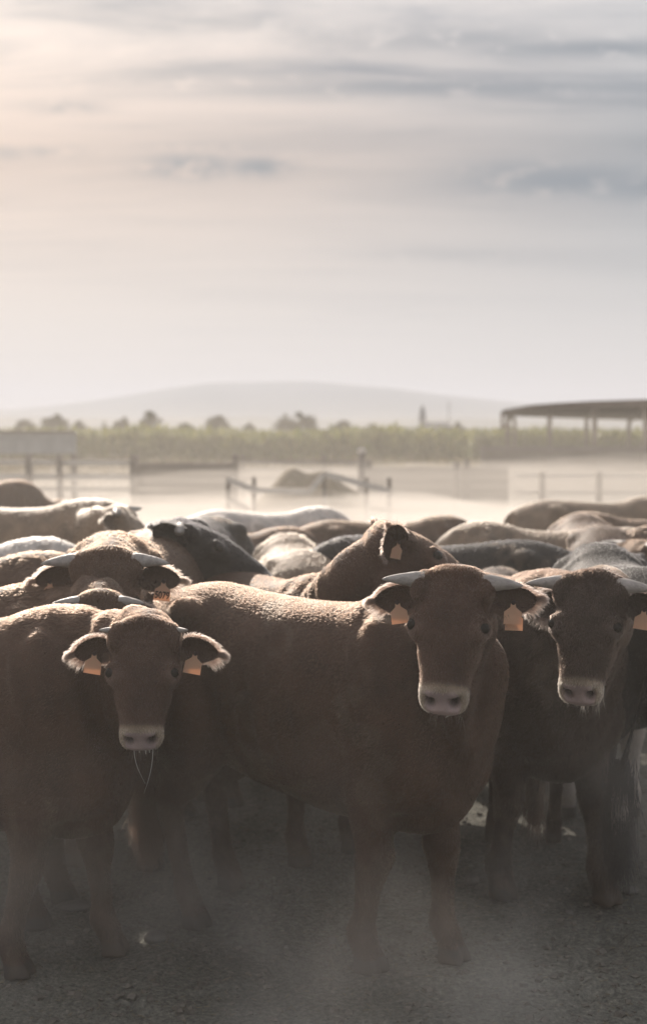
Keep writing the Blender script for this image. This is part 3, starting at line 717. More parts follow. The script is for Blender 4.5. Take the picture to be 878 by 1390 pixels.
    hc = np.stack([Hd[:, 0], 0 * Hd[:, 0], -0.045 + 0 * Hd[:, 0]], 1)
    V, Fc = loft(hc, (0, 0, 1), Hd[:, 1], Hd[:, 2] + .045, Hd[:, 3] - .045, Hd[:, 4], 30, pear=np.interp(Hd[:, 0], [0, .2, .4], [.35, .38, .12]))
    add((hp(V), Fc))
    for sd in (1, -1):
        for c, r in (((.200, sd * .090, .012), (.060, .036, .038)), ((.180, sd * .100, .038), (.020, .026, .016)), ((.13, sd * .072, -.11), (.10, .048 * cheek, .085)), ((.435, sd * .042, -.022), (.034, .028, .032)),
                     ((.43, sd * .03, -.085), (.045, .036, .03)), ((.015, sd * .088, .018), (.035, .035, .03)), ((.06, sd * .10, .025), (.06, .03, .035))):
            V, Fc = ellipsoid(c, r); add((hp(V), Fc))
    V, Fc = ellipsoid((.405, 0, -.125), (.048, .046, .032)); add((hp(V), Fc))
    V, Fc = ellipsoid((-.004, 0, .010), (.046, .092, .036)); add((hp(V), Fc))
    # union by voxel remesh
    Vs = []; Fs = []; b0 = 0
    for V, Fc in parts:
        Vs.append(V); Fs += [tuple(i + b0 for i in q) for q in Fc]; b0 += len(V)
    me = bpy.data.meshes.new('tmp'); me.from_pydata(np.vstack(Vs).tolist(), [], Fs)
    to = bpy.data.objects.new('tmp', me); COL.objects.link(to)
    # make every shell face outward
    md = to.modifiers.new('r', 'REMESH'); md.mode = 'VOXEL'; md.voxel_size = vox
    dg = bpy.context.evaluated_depsgraph_get(); ev = to.evaluated_get(dg); m2 = bpy.data.meshes.new_from_object(ev)
    bpy.data.objects.remove(to); bpy.data.meshes.remove(me)
    nv = len(m2.vertices); X = np.empty(nv * 3); m2.vertices.foreach_get('co', X); X = X.reshape(-1, 3)
    E = np.empty(len(m2.edges) * 2, int); m2.edges.foreach_get('vertices', E); E = E.reshape(-1, 2)
    deg = np.bincount(E.ravel(), minlength=nv).astype(float)[:, None]; deg[deg == 0] = 1
    def lap(A):
        o = np.zeros_like(A)
        for k in range(A.shape[1]):
            o[:, k] = np.bincount(E[:, 0], A[E[:, 1], k], nv) + np.bincount(E[:, 1], A[E[:, 0], k], nv)
        return o / deg
    inv = lambda A: ((A - poll) @ HM) / HL
    h = inv(X)
    dh = np.linalg.norm((h - np.array([.2, 0, -.06])) / np.array([1.25, .8, .9]), axis=1)
    ishead = np.clip((0.33 - dh) / 0.08, 0, 1)
    islow = np.clip((0.5 - X[:, 2]) / 0.1, 0, 1)
    wgt = (1 - 0.80 * np.maximum(ishead, islow * 0.85))[:, None]
    its = int(16 * (0.011 / vox) ** 1.0)
    for _ in range(its): X = X + (lap(X) - X) * 0.6 * wgt
    for _ in range(3): X = X + (lap(X) - X) * 0.5
    # --- head detail by displacement
    def normals(X):
        m2.vertices.foreach_set('co', X.ravel()); m2.update()
        nn = np.empty(nv * 3); m2.vertex_normals.foreach_get('vector', nn); return nn.reshape(-1, 3)
    h = inv(X); Nn = normals(X)
    disp = np.zeros(nv)
    a = np.abs(h[:, 1])
    near = h[:, 0] > 0.0
    def gb(c, r): return np.exp(-(((h[:, 0] - c[0]) / r[0]) ** 2 + ((a - c[1]) / r[1]) ** 2 + ((h[:, 2] - c[2]) / r[2]) ** 2))
    no = gb((.470, .036, -.026), (.028, .016, .018)) + gb((.456, .053, -.016), (.028, .011, .015))
    disp -= 0.032 * hs * np.clip(no, 0, 1)
    disp += 0.006 * hs * gb((.445, .040, .004), (.02, .024, .012))                     # wing above the nostril
    disp -= 0.007 * hs * gb((.478, 0, -.02), (.03, .010, .03)) * 0.5
    disp -= 0.012 * hs * np.exp(-((h[:, 2] + .092 + .02 * (0.48 - h[:, 0])) / .007) ** 2) * np.clip((h[:, 0] - .34) / .05, 0, 1) * ishead
    disp -= 0.010 * hs * gb((.200, .114, .036), (.020, .018, .016))                     # eye socket
    disp += 0.006 * hs * gb((.200, .096, .060), (.04, .022, .013)) + 0.005 * hs * gb((.20, .128, .010), (.03, .02, .010))
    disp -= 0.008 * hs * gb((.24, .10, -.03), (.04, .03, .03)) + 0.004 * gb((.10, 0, .06), (.07, .03, .03))
    # muscles, folds and skin unevenness on the body
    body_w = 1 - ishead
    neckw = np.exp(-((X[:, 0] - .62) / .22) ** 2) * np.clip((X[:, 2] - .5) / .3, 0, 1)
    disp += (1 - body_w) * 0.0035 * rnd_noise(h, 34, seed + 6) + (1 - body_w) * .0018 * rnd_noise(h * np.array([1, .25, 1]), 150, seed + 7) * np.clip((.16 - h[:, 0]) / .05, 0, 1)
    disp += body_w * 0.006 * rnd_noise(X, 9, seed) + body_w * 0.0025 * rnd_noise(X, 26, seed + 5)
    disp += body_w * neckw * 0.009 * np.sin(X[:, 0] * 52 + 9 * X[:, 2] + 2 * rnd_noise(X, 8, seed + 9)) * np.clip(np.abs(X[:, 1]) * 8, 0, 1)
    disp -= 0.02 * np.exp(-((X[:, 0] + .33) / .07) ** 2 - ((X[:, 2] - 1.03) / .16) ** 2)   # flank hollow
    disp -= 0.012 * np.exp(-((X[:, 0] - .24) / .05) ** 2 - ((X[:, 2] - 0.95) / .25) ** 2)  # behind the shoulder
    for rx in (-.20, -.11, -.02, .07, .16): disp += 0.0065 * np.exp(-((X[:, 0] - rx + .18 * (X[:, 2] - .85)) / .024) ** 2 - ((X[:, 2] - .86) / .2) ** 2) * body_w
    disp += 0.012 * np.exp(-((X[:, 0] - .40 + .35 * (X[:, 2] - 1.0)) / .022) ** 2 - ((X[:, 2] - 1.05) / .15) ** 2) * body_w      # shoulder blade
    disp -= 0.013 * np.exp(-((X[:, 0] - .50 - .25 * (X[:, 2] - .8)) / .035) ** 2 - ((X[:, 2] - .86) / .13) ** 2) * body_w
    disp -= 0.014 * np.exp(-((X[:, 0] + .52 + .6 * (X[:, 2] - .85)) / .03) ** 2 - ((X[:, 2] - .88) / .2) ** 2) * body_w           # thigh seam
    disp += 0.010 * np.exp(-((X[:, 0] - .45) / .03) ** 2 - ((X[:, 2] - .415) / .03) ** 2)                                          # knee
    X = X + Nn * disp[:, None]
    X[:, 2] = np.maximum(X[:, 2], 0.0)
    Nn = normals(X); h = inv(X); a = np.abs(h[:, 1])
    # --- pigment
    colr = np.tile(np.array(base), (nv, 1)).astype(float)
    fc = np.array(face if face is not None else base)
    hm = np.clip((h[:, 0] + .02) / .1, 0, 1) * (dh < .5); colr += (fc - np.array(base)) * hm[:, None]
    def blend(c, m): nonlocal colr; m = np.clip(m, 0, 1)[:, None]; colr = colr * (1 - m) + np.array(c) * m
    if patch is not None: blend(patch, np.clip(rnd_noise(X, 3.2, seed + 3) * 9 + 0.4, 0, 1))
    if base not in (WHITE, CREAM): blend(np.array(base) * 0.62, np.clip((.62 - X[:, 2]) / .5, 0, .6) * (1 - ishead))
    mz = np.array([0.44, 0.36, 0.28]) if base is not BLACK else np.array([.12, .115, .11])
    pink = np.array([0.46, 0.36, 0.36]) if base is not BLACK else np.array([.05, .05, .055])
    hd_ = (dh < .42)
    blend(mz, np.exp(-(np.clip(.430 - .45 * np.clip(a - .05, 0, 1) - h[:, 0], 0, 1) / .016) ** 2) * hd_ * .85)
    nosep = np.clip((h[:, 0] - .438 - 0.5 * np.clip(a - .045, 0, 1)) / .006, 0, 1) * np.clip((h[:, 2] + .094) / .01, 0, 1) * np.clip((.062 - .25 * np.clip(-h[:, 2] - .02, 0, 1) - a) / .006, 0, 1) * hd_
    blend(pink, nosep)
    blend((0.03, 0.02, 0.02), np.clip(no * 2.2 - .45, 0, 1) * hd_)
    blend(mz * .8, np.clip((h[:, 0] - .40) / .02, 0, 1) * np.clip((-.092 - h[:, 2]) / .012, 0, 1) * hd_ * .8)
    if base is not BLACK:
        g1 = np.clip(gb((.20, .105, .025), (.050, .05, .038)) * 1.3, 0, 1); blend(np.array(fc) * 2.0 + .05, np.clip(g1 * 1.3 - .2, 0, 1) * .6 * np.clip(.5 + (h[:, 0] - .19) / .03, .15, 1) * hd_)
    blend((0.02, .014, .012), np.clip(gb((.204, .114, .032), (.027, .026, .021)) * 2.2 - .75, 0, 1) * hd_)
    if legcol is not None: blend(legcol, np.clip((.52 - X[:, 2]) / .06, 0, 1))
    blend((0.045, .04, .037), np.clip((.062 - X[:, 2]) / .01, 0, 1))
    mud = np.clip(rnd_noise(X, 13, seed + 40) * 5 + rnd_noise(X, 45, seed + 41) * 3 - 1.6 + 2.2 * np.clip((.7 - X[:, 2]) / .5, 0, 1) + 1.3 * np.exp(-((X[:, 0] + .6) / .2) ** 2 - ((X[:, 2] - .8) / .25) ** 2), 0, 1) * (1 - ishead)
    if legcol is None: blend((0.11, 0.082, 0.060), mud * .45)
    wet = nosep
    nm = no_ = np.clip(no, 0, 1)
    # --- ears joined to the same mesh
    EV = []; EF = []; rim = []; earinfo = []; tipn = []
    ns, ntt = 16, 15
    for sd in (1, -1):
        aa = ear[0] if sd == 1 else ear[1]
        droop = R(aa[0] if hasattr(aa, '__len__') else aa); back_ = R(aa[1] if hasattr(aa, '__len__') else 20)
        d = np.array([-math.sin(back_), sd * math.cos(back_), 0.0]); d = d * math.cos(droop) + np.array([0.85, 0, -.5]) * math.sin(droop); d = nrm(d)
        # direction across the ear (towards its lower edge) and the way its opening faces
        fwd = np.array(aa[2] if hasattr(aa, '__len__') and len(aa) > 2 else [0.45, 0, 0.9]); fwd = nrm(fwd - d * (fwd @ d)); low = np.cross(d, fwd) * sd; low = nrm(low)
        if low[0] < 0: low = -low
        r0 = np.array([.078, sd * .100, -.030])
        G = np.zeros((2, ns, ntt, 3)); 
        for i in range(ns):
            q = i / (ns - 1); wd = 0.054 * (math.sin(math.pi * min(1, q ** 0.80 * .93 + .045)) ** 0.62) * (1 if q < .9 else (1.0 - (q - .9) / .1 * .55))
            if q < .22: wd = np.interp(q, [0, .22], [.024, wd * 1.0])
            for j in range(ntt):
                t = -1 + 2 * j / (ntt - 1)
                cup = (1 - t * t) * 0.030 * ear_cup * (1 - .5 * q) * (-1) 
                bow = -0.018 * math.sin(q * math.pi * .6)
                pt = r0 + d * (ear_len * q) + low * (wd * t + 0.016 * q) + fwd * (cup + .012) + np.array([bow, 0, 0]) * .6
                thk = 0.0035 + 0.010 * max(0, 1 - q * 3.5)
                G[0, i, j] = pt + fwd * thk * (1 - abs(t) ** 6 * .8); G[1, i, j] = pt - fwd * thk * (1 - abs(t) ** 6 * .8)
        b0 = len(EV); g = hp(G.reshape(-1, 3)); EV += list(g)
        ID = lambda k, i, j: b0 + (k * ns + i) * ntt + j
        for k in (0, 1):
            for i in range(ns - 1):
                for j in range(ntt - 1):
                    q_ = (ID(k, i, j), ID(k, i + 1, j), ID(k, i + 1, j + 1), ID(k, i, j + 1))
                    EF.append(q_ if (k == 0) == (sd == 1) else q_[::-1])
        for i in range(ns - 1):
            for j in (0, ntt - 1):
                q_ = (ID(0, i, j), ID(0, i + 1, j), ID(1, i + 1, j), ID(1, i, j)); EF.append(q_ if (j == 0) != (sd == 1) else q_[::-1])
        for j in range(ntt - 1):
            q_ = (ID(0, ns - 1, j), ID(0, ns - 1, j + 1), ID(1, ns - 1, j + 1), ID(1, ns - 1, j)); EF.append(q_ if sd == 1 else q_[::-1])
        gg = g.reshape(2, ns, ntt, 3)
        edge = [gg[0, i, 0] for i in range(3, ns)] + [gg[0, ns - 1, j] for j in range(ntt)] + [gg[0, i, ntt - 1] for i in range(ns - 1, 2, -1)]
        cen = gg[0, 7, 7]
        rim.append((np.array(edge), cen, HM @ d, HM @ fwd, HM @ low)); earinfo.append((sd, gg, HM @ d, HM @ fwd, HM @ low))
    ne = len(EV)
    fa = np.empty(len(m2.polygons) * 4, int)
    quads = [tuple(p.vertices) for p in m2.polygons] if True else None
    XX = np.vstack([X, np.array(EV)]); FF = quads + [tuple(i + nv for i in q) for q in EF]
    ecol = np.array(earcol if earcol is not None else np.array(base) * 0.75)
    cc = np.vstack([colr, np.tile(ecol, (ne, 1))])
    bpy.data.meshes.remove(m2)
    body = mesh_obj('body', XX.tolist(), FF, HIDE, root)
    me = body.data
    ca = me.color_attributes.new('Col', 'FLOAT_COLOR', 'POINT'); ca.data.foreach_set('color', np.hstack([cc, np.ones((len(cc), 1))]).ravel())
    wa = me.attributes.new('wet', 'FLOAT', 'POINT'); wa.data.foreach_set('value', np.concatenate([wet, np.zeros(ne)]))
    # --- coat of short hair
    me.calc_loop_triangles(); nt_ = len(me.loop_triangles); tri = np.empty(nt_ * 3, int); me.loop_triangles.foreach_get('vertices', tri); tri = tri.reshape(-1, 3)
    vn = np.empty(len(XX) * 3); me.vertex_normals.foreach_get('vector', vn); vn = vn.reshape(-1, 3)
    A, B, Cc = XX[tri[:, 0]], XX[tri[:, 1]], XX[tri[:, 2]]
    area = np.linalg.norm(np.cross(B - A, Cc - A), axis=1) / 2
    cen = (A + B + Cc) / 3; hc_ = inv(cen); dhc = np.linalg.norm((hc_ - np.array([.2, 0, -.06])) / np.array([1.25, .8, .9]), axis=1)
    dens = np.where(dhc < .36, 2.6, 1.0) * np.where(cen[:, 2] < .5, .6, 1.0) * np.where(cen[:, 2] < .065, 0, 1)
    isear = tri[:, 0] >= nv; dens[isear] = 3.0
    # no hair on the nose leather, in the nostrils or on the eyeball
    ac = np.abs(hc_[:, 1])
    bare = (hc_[:, 0] > .440 + .5 * np.clip(ac - .045, 0, 1)) & (hc_[:, 2] > -.094) & (ac < .061 - .25 * np.clip(-hc_[:, 2] - .02, 0, 1)) & (dhc < .5)
    eyeb = (np.linalg.norm((np.stack([hc_[:, 0] - .200, ac - .110, hc_[:, 2] - .036], 1)) / np.array([.019, .026, .019]), axis=1) < 1)
    dens[bare | eyeb] = 0
    pr = area * dens; pr /= pr.sum()
    idx = rg.choice(nt_, hairs, p=pr); r1 = np.sqrt(rg.rand(hairs))[:, None]; r2 = rg.rand(hairs)[:, None]
    wa_, wb, wc = 1 - r1, r1 * (1 - r2), r1 * r2
    Q = A[idx] * wa_ + B[idx] * wb + Cc[idx] * wc
    QN = nrm(vn[tri[idx, 0]] * wa_ + vn[tri[idx, 1]] * wb + vn[tri[idx, 2]] * wc)
    QC = cc[tri[idx, 0]] * wa_ + cc[tri[idx, 1]] * wb + cc[tri[idx, 2]] * wc
    hq = inv(Q); dq = np.linalg.norm((hq - np.array([.2, 0, -.06])) / np.array([1.25, .8, .9]), axis=1)
    flow = np.tile(np.array([-.8, 0, -.55]), (hairs, 1)); onhead = dq < .34
    flow[onhead] = f * .9 - np.array([0, 0, .2])
    low_ = Q[:, 2] < .6; flow[low_] = np.array([-.1, 0, -1])
    er = isear[idx]; flow[er] = sv * 0
    for sd, gg, ed, ef, el2 in earinfo:
        me_ = er & (((Q - poll) @ sv) * sd > 0); flow[me_] = ed * .8 + el2 * .4
    fl = flow - QN * (flow * QN).sum(1)[:, None]; fl = nrm(fl + 1e-6)
    ln = 0.0100 * hlen * np.ones(hairs)
    ln *= np.where(onhead, .75, 1); ln *= 1 + 1.2 * np.exp(-((hq[:, 0] - .0) / .05) ** 2) * np.exp(-(hq[:, 1] / .08) ** 2) * (hq[:, 2] > -.02)
    ln *= 1 + 1.1 * np.exp(-((Q[:, 0] - .48) / .14) ** 2) * (Q[:, 2] > 1.22)
    ln *= np.where((hq[:, 0] > .36) & (hq[:, 2] < -.10) & onhead, 1.5, 1)
    ln *= rg.uniform(.6, 1.35, hairs)
    lift = (0.28 + 0.25 * rg.rand(hairs))[:, None]
    jit = rg.normal(size=(hairs, 3)) * .15
    cw = curl * (.5 + .5 * rnd_noise(Q, 30, seed + 20))
    sidev = np.cross(QN, fl)
    dirn = nrm(fl + QN * lift + jit + sidev * (1.6 * (rnd_noise(Q, 55, seed + 11) * curl * .8 + rnd_noise(Q, 14, seed + 12) * .16))[:, None])
    Mi = Q + dirn * ln[:, None] * .5; Ti = Q + nrm(dirn + fl * .55 - np.array([0, 0, .15])) * ln[:, None]
    pts = [np.stack([Q - QN * .001, Mi, Ti], 1)]; hcol = [QC * (0.85 + 0.95 * rg.rand(hairs)[:, None] ** 1.5) * (1 + .42 * rnd_noise(Q, 6, seed + 31) + .55 * rnd_noise(Q * np.array([1, 1, .3]), 34, seed + 32))[:, None]]; rads = [np.tile([hr, hr * .8, hr * .25], (hairs, 1))]
    # fringe round the ears
    nf = max(160, hairs // 90)
    for edge, c_, ed, ef, el2 in rim:
        k = rg.rand(nf) * (len(edge) - 1); i = k.astype(int); fr = (k - i)[:, None]
        q = edge[i] * (1 - fr) + edge[np.minimum(i + 1, len(edge) - 1)] * fr + rg.normal(size=(nf, 3)) * .002
        o_ = nrm(nrm(q - c_) + ed * .5 + rg.normal(size=(nf, 3)) * .30)
        l_ = rg.uniform(.010, .030, nf)[:, None] * (0.8 + .2 * hlen) * np.where((((q - c_) @ el2) > 0)[:, None], 1.25, .8)
        ei = [k_ for k_, g_ in enumerate(earinfo) if (g_[2] == ed).all()][0]
        if tags[ei]: l_ = l_ * np.where((np.abs((q - earinfo[ei][1][0, 7, 8]) @ ed) < .036) & (((q - c_) @ el2) > 0), .15, 1)[:, None]
        pts.append(np.stack([q, q + o_ * l_ * .5, q + (o_ + np.array([0, 0, -.25])) * l_], 1)); hcol.append(np.clip(np.array(base) * 1.5 + .04, 0, .6) * rg.uniform(.5, 1.5, (nf, 1))); rads.append(np.tile([hr * .9, hr * .7, hr * .2], (nf, 1)))
        # pale tufts inside the ear towards its lower edge
        n2 = nf // 2; gi = [g_ for g_ in earinfo if (g_[2] == ed).all()][0][1]
        ii = rg.randint(1, 5, n2); jj = rg.randint(9, 14, n2)
        q = gi[0, ii, jj] + rg.normal(size=(n2, 3)) * .005; o_ = nrm(ef * .7 + el2 * .8 + ed * .3 + rg.normal(size=(n2, 3)) * .3); l_ = rg.uniform(.006, .016, n2)[:, None]
        pts.append(np.stack([q, q + o_ * l_ * .5, q + o_ * l_], 1)); hcol.append(np.tile(np.array(base) * 1.6 + .03 if base is not BLACK else np.array([.08, .08, .08]), (n2, 1))); rads.append(np.tile([hr * .8, hr * .6, hr * .2], (n2, 1)))
    # chin whiskers
    nwk = 50; q = hp(np.stack([rg.uniform(.37, .47, nwk), rg.uniform(-.05, .05, nwk), rg.uniform(-.15, -.10, nwk)], 1)); o_ = nrm(f * .5 - np.array([0, 0, .9]) + rg.normal(size=(nwk, 3)) * .35)
    l_ = rg.uniform(.02, .045, nwk)[:, None]; pts.append(np.stack([q, q + o_ * l_ * .5, q + (o_ + np.array([0, 0, -.2])) * l_], 1)); hcol.append(np.tile([.34, .29, .23], (nwk, 1))); rads.append(np.tile([hr * .5, hr * .4, hr * .15], (nwk, 1)))
    # tail switch
    nsw = max(150, hairs // 40); q = np.array([-.845, tail, 0]) + np.stack([rg.normal(size=nsw) * .018, rg.normal(size=nsw) * .022, rg.uniform(.3, .6, nsw)], 1); l_ = rg.uniform(.10, .24, nsw)[:, None]
    o_ = np.array([0, 0, -1.0]) + rg.normal(size=(nsw, 3)) * .10; pts.append(np.stack([q, q + o_ * l_ * .5, q + (o_ * np.array([1.2, 1.2, 1])) * l_], 1)); hcol.append(np.tile(np.array(base) * 1.2, (nsw, 1))); rads.append(np.tile([hr * 1.3, hr * 1.2, hr * .5], (nsw, 1)))
    pts = np.concatenate(pts); hcol = np.clip(np.concatenate(hcol), 0, .85); rads = np.concatenate(rads)
    hcv = bpy.data.hair_curves.new('coat'); hcv.add_curves([3] * len(pts))
    hcv.position_data.foreach_set('vector', pts.astype(np.float32).ravel())
    if 'radius' not in hcv.attributes: hcv.attributes.new('radius', 'FLOAT', 'POINT')
    hcv.attributes['radius'].data.foreach_set('value', rads.astype(np.float32).ravel())
    ha = hcv.attributes.new('Col', 'FLOAT_COLOR', 'CURVE'); ha.data.foreach_set('color', np.hstack([hcol, np.ones((len(hcol), 1))]).astype(np.float32).ravel())
    hcv.materials.append(COAT)
    ho = bpy.data.objects.new('coat', hcv); COL.objects.link(ho); ho.parent = root
    # --- horns
    if horn > 0:
        hl = horn if hasattr(horn, '__len__') else (horn, horn); ht = horn_tilt if hasattr(horn_tilt, '__len__') else (horn_tilt, horn_tilt)
        for sd, hL, hT in ((1, hl[0], ht[0]), (-1, hl[1], ht[1])):
            q = []; rr = []
            for i in range(13):
                t = i / 12; q.append(hp((.022 + .030 * t * t * hL / .14, sd * (.080 + (hL + .034) * (t - .10 * t * t)),   .020 + hT * hL * t * t + .012 * t))[0]); rr.append(hs * horn_r * min(1, .55 + 5 * t) * ((1 - t) ** .72 * .93 + .07) * (1 + .03 * math.sin(t * 60) * (1 - t)))
            mb = MB(); mb.tube(q, rr, 14); mb.build('horn', HORN, root, True)
    # --- eyes
    if has_eyes:
        for sd in (1, -1):
            V, Fc = ellipsoid((.202, sd * .1055, .029), (.0225, .0195, .0180)); mesh_obj('eye', hp(V).tolist(), Fc, EYE, root)
    # --- ear tags
    for k, (sd, gg, ed, ef, el2) in enumerate(earinfo):
        if not tags[k]: continue
        a0 = gg[0, 7, 8] + ef * .034
        if tags[k] == 3: a0 = gg[0, 9, 8] + ef * .034
        up_ = np.array([0, 0, 1.0]); n_ = nrm(ef - up_ * (ef @ up_) * .7); x_ = nrm(np.cross(up_, n_)); up2 = np.cross(n_, x_)
        tw = rg.uniform(-.22, .22); x2 = x_ * math.cos(tw) + up2 * math.sin(tw); up2 = np.cross(n_, x2); x_ = x2
        def tagshape(scale, off):
            o = [(-.006, .004), (.006, .004), (.009, -.014), (.027, -.028), (.028, -.066), (-.028, -.066), (-.027, -.028), (-.009, -.014)]
            V = []
            for dz_ in (0.0, .0022):
                for (x, y) in o: V.append(a0 + off + (x_ * x + up2 * y) * scale + n_ * (dz_ + .0015 * (y * 20) ** 2 * .3))
            Fc = [tuple(range(8))[::-1], tuple(range(8, 16))] + [(i, (i + 1) % 8, (i + 1) % 8 + 8, i + 8) for i in range(8)]
            return V, Fc
        sc_ = 1.0
        V, Fc = tagshape(sc_, 0); t_o = mesh_obj('ear_tag', [tuple(v) for v in V], Fc, TAG, root, False)
        if tags[k] == 2:
            V, Fc = tagshape(sc_, -n_ * .018 - up2 * .020 + x_ * .010 * sd); mesh_obj('ear_tag', [tuple(v) for v in V], Fc, TAG, root, False)
        mb = MB(); mb.tube([a0 + n_ * .001, a0 + n_ * .007], [.0075, .006], 12); mb.build('stud', TAGINK, t_o)
        if text and k == text[0]:
            fcv = bpy.data.curves.new('txt', 'FONT'); fcv.body = text[1]; fcv.size = .034; fcv.align_x = 'CENTER'; fcv.extrude = .0003; fcv.offset = .0006
            fo = bpy.data.objects.new('tag_number', fcv); COL.objects.link(fo)
            dg = bpy.context.evaluated_depsgraph_get(); dm = bpy.data.meshes.new_from_object(fo.evaluated_get(dg)); bpy.data.objects.remove(fo)
            to_ = bpy.data.objects.new('tag_number', dm); COL.objects.link(to_); dm.materials.clear(); dm.materials.append(TAGINK)
            M_ = np.eye(4); M_[:3, 0] = x_ * .74; M_[:3, 1] = up2; M_[:3, 2] = n_; M_[:3, 3] = a0 - up2 * .058 + n_ * .0042
            dm.transform(Matrix(M_.tolist())); to_.parent = t_o
    if drool:
        for (v0, ln_, sw) in drool:
            q0 = hp((.455, v0, -.095))[0]; pp = []; r_ = []
            for i in range(10):
                t = i / 9; pp.append(q0 + np.array([0, 0, -ln_ * t]) + HM[:, 1] * (sw * t * t) + f * .004 * math.sin(t * 5)); r_.append((.0011 if ln_ > .05 else .004) * (1 - .75 * t))
            mb = MB(); mb.tube(pp, r_, 6); mb.build('drool_strand', DROOL, root, True)
    return root

# ------------------------------------------------------------------ the herd
def WP(px, D): return (XD(px, D), D)
def head(px, py, D, yaw, pitch, roll=0, s=1.0): return dict(p=P(px, py, D), yaw=yaw, pitch=pitch, roll=roll, s=s)
cow('cow', 'small brown calf at the left front with stub horns and drool hanging from its muzzle', WP(85, 4.40), -12, .93, head(198, 852, 4.0, 0, 62, 0, .93), BROWN,
    vox=.0075, hairs=190000, hr=.0007, horn=.045, horn_tilt=.45, horn_r=.018, ear=((16, 12), (16, 12)), ear_len=.155, tags=(1, 1), seed=11, face=(0.062, 0.034, 0.023),
    legs=((.10, .0), (-.16, .04), (0, 0), (.1, 0)), drool=((-.03, .13, .035), (.035, .16, -.03), (.01, .035, 0), (-.012, .03, 0), (.022, .03, .0)))
cow('cow', 'large brown bull in the middle, long pale horns and a tag in each ear', WP(560, 4.42), -38, .96, head(618, 786, 3.95, -17, 58, 2, 1.0), BROWN,
    vox=.0075, hairs=210000, hr=.0007, horn=.115, horn_tilt=.22, ear=((22, 42), (12, 14)), tags=(2, 1), seed=12, face=(0.062, 0.034, 0.023), cheek=1.15, legs=((.08, -.03), (-.10, .02), (-.06, .05), (.12, -.05)), drool=((.02, .03, -.02),))
cow('cow', 'dark brown bull at the right with spread horns and curly neck', WP(752, 5.05), -61, .97, head(806, 790, 4.40, -27, 60, 0, 1.0), DARK,
    vox=.008, hairs=160000, hr=.0008, horn=.12, horn_tilt=.16, ear=((16, 16), (40, 45)), tags=(1, 0), seed=13, curl=.9, hlen=1.3, legs=((.12, .02), (-.12, 0), (0, 0), (-.1, 0)))
cow('cow', 'brown horned bull behind the left calf with a numbered tag in one ear', WP(150, 5.45), -98, 1.06, head(146, 757, 4.85, 2, 64, 0, .98), TAN,
    vox=.010, hairs=80000, hr=.0009, horn=.12, horn_tilt=.12, ear=((14, 15), (14, 15)), tags=(3, 3), text=(0, '5079'), seed=14, bulk=.92)
cow('cow', 'brown cow with only horns and crown showing over the left calf', WP(55, 4.90), -8, .95, head(136, 813, 4.52, 3, 70, 0, .80), TAN,
    vox=.011, hairs=60000, hr=.0009, horn=.10, horn_tilt=.35, ear=((30, 40), (30, 40)), seed=15)
cow('cow', 'black cow holding its head level and facing right over other backs', WP(232, 7.2), -98, 1.0, head(243, 720, 6.15, 84, 28, 0, 1.25), BLACK,
    vox=.011, hairs=60000, hr=.0009, horn=.06, horn_tilt=-.2, ear=((-12, 10), (-5, 68, (.3, -.9, 0))), seed=16)
cow('cow', 'brown cow turning its raised head to the right behind the middle bull', WP(440, 5.55), -52, .92, head(520, 726, 5.10, 93, 30, 0, 1.25), BROWN,
    vox=.010, hairs=70000, hr=.0009, horn=.035, horn_tilt=.2, ear=((-42, 15), (-45, 10, (.4, -.8, 0))), tags=(0, 1), seed=17)
cow('cow', 'dark cow at the right edge seen from behind, tail hanging, pale lower legs', WP(817, 6.15), 88, .98, head(850, 762, 6.8, 195, 30), BLACK, vox=.011, hairs=70000, hr=.0009,
    horn=.0, ear=((-30, 5, (-.3, .3, .8)), (-30, 5, (-.3, -.3, .8))), legcol=(.34, .30, .27), tail=.14, seed=18)
B_ = dict(vox=.016, hairs=22000, hr=.0013, has_eyes=True)
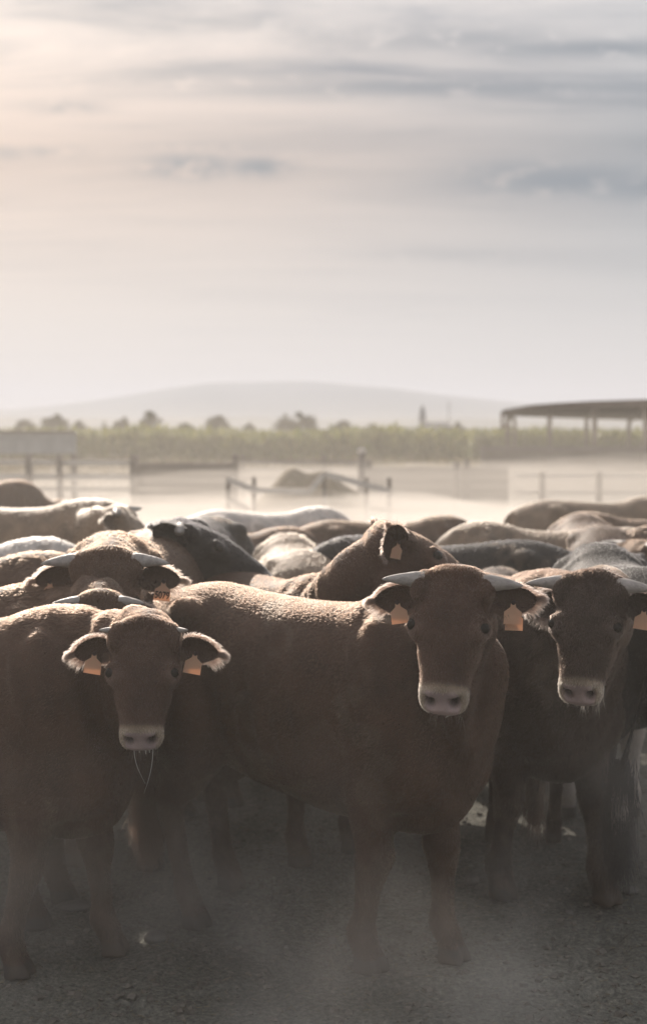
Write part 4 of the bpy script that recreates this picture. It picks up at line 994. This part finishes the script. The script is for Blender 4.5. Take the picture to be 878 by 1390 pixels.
cow('cow', 'brown back at the left edge above the neck of the crowned horned cow', WP(52, 5.85), 5, .97, None, TAN, seed=20, **B_)
cow('cow', 'white back with a ragged spine at the left edge beside the horned bull', WP(50, 7.15), 10, .94, None, WHITE, seed=21, **B_)
cow('cow', 'pale dusty cow with head raised facing right at the far left', WP(120, 8.6), 0, 1.04, head(160, 694, 8.2, 80, 50), CREAM, seed=22, **B_)
cow('cow', 'faint tan cow lost in the dust at the far left', WP(20, 15.5), 12, .94, None, TAN, seed=23, **B_)
cow('cow', 'curly cream back beside the muzzle of the black cow', WP(392, 7.75), 97, .92, None, CREAM, seed=24, curl=1.0, hlen=1.6, **B_)
cow('cow', 'brown back behind the curly cream back, left one of two humps', WP(385, 9.4), 15, .86, None, BROWN, seed=25, **B_)
cow('cow', 'tan back left of the turning cow, right one of two humps', WP(450, 9.9), 170, .86, None, TAN, seed=26, **B_)
cow('cow', 'white cow with a bright peaked back in the dust behind the two humps', WP(430, 11.0), 8, .90, None, WHITE, seed=27, **B_)
cow('cow', 'brown back in the dust right of the head of the turning cow', WP(600, 9.8), 10, .90, None, TAN, seed=28, **B_)
cow('cow', 'long pale cream back sloping to the right behind the middle bull', WP(660, 8.2), 172, .95, None, CREAM, seed=29, **B_)
cow('cow', 'black back between the middle bull and the long cream back', WP(485, 7.0), 182, .955, None, BLACK, seed=30, **B_)
cow('cow', 'rounded brown rump behind the horn of the right bull', WP(790, 8.7), 88, .97, None, TAN, seed=31, **B_)
cow('cow', 'brown back with raised head in the dust at the far right', WP(800, 9.8), 175, .92, head(768, 732, 9.3, -70, 45), TAN, seed=32, **B_)
cow('cow', 'pale brown back highest in the dust at the right edge', WP(880, 11.2), 10, .96, None, CREAM, seed=33, **B_)
cow('cow', 'brown cow with rounded ears raised near the right edge', WP(890, 7.8), 200, .95, head(868, 742, 7.2, -60, 40), TAN, seed=34, **B_)
cow('cow', 'dark haunch and legs in the gap between the middle and right bulls', WP(680, 6.6), 90, .86, None, DARK, seed=35, **B_)
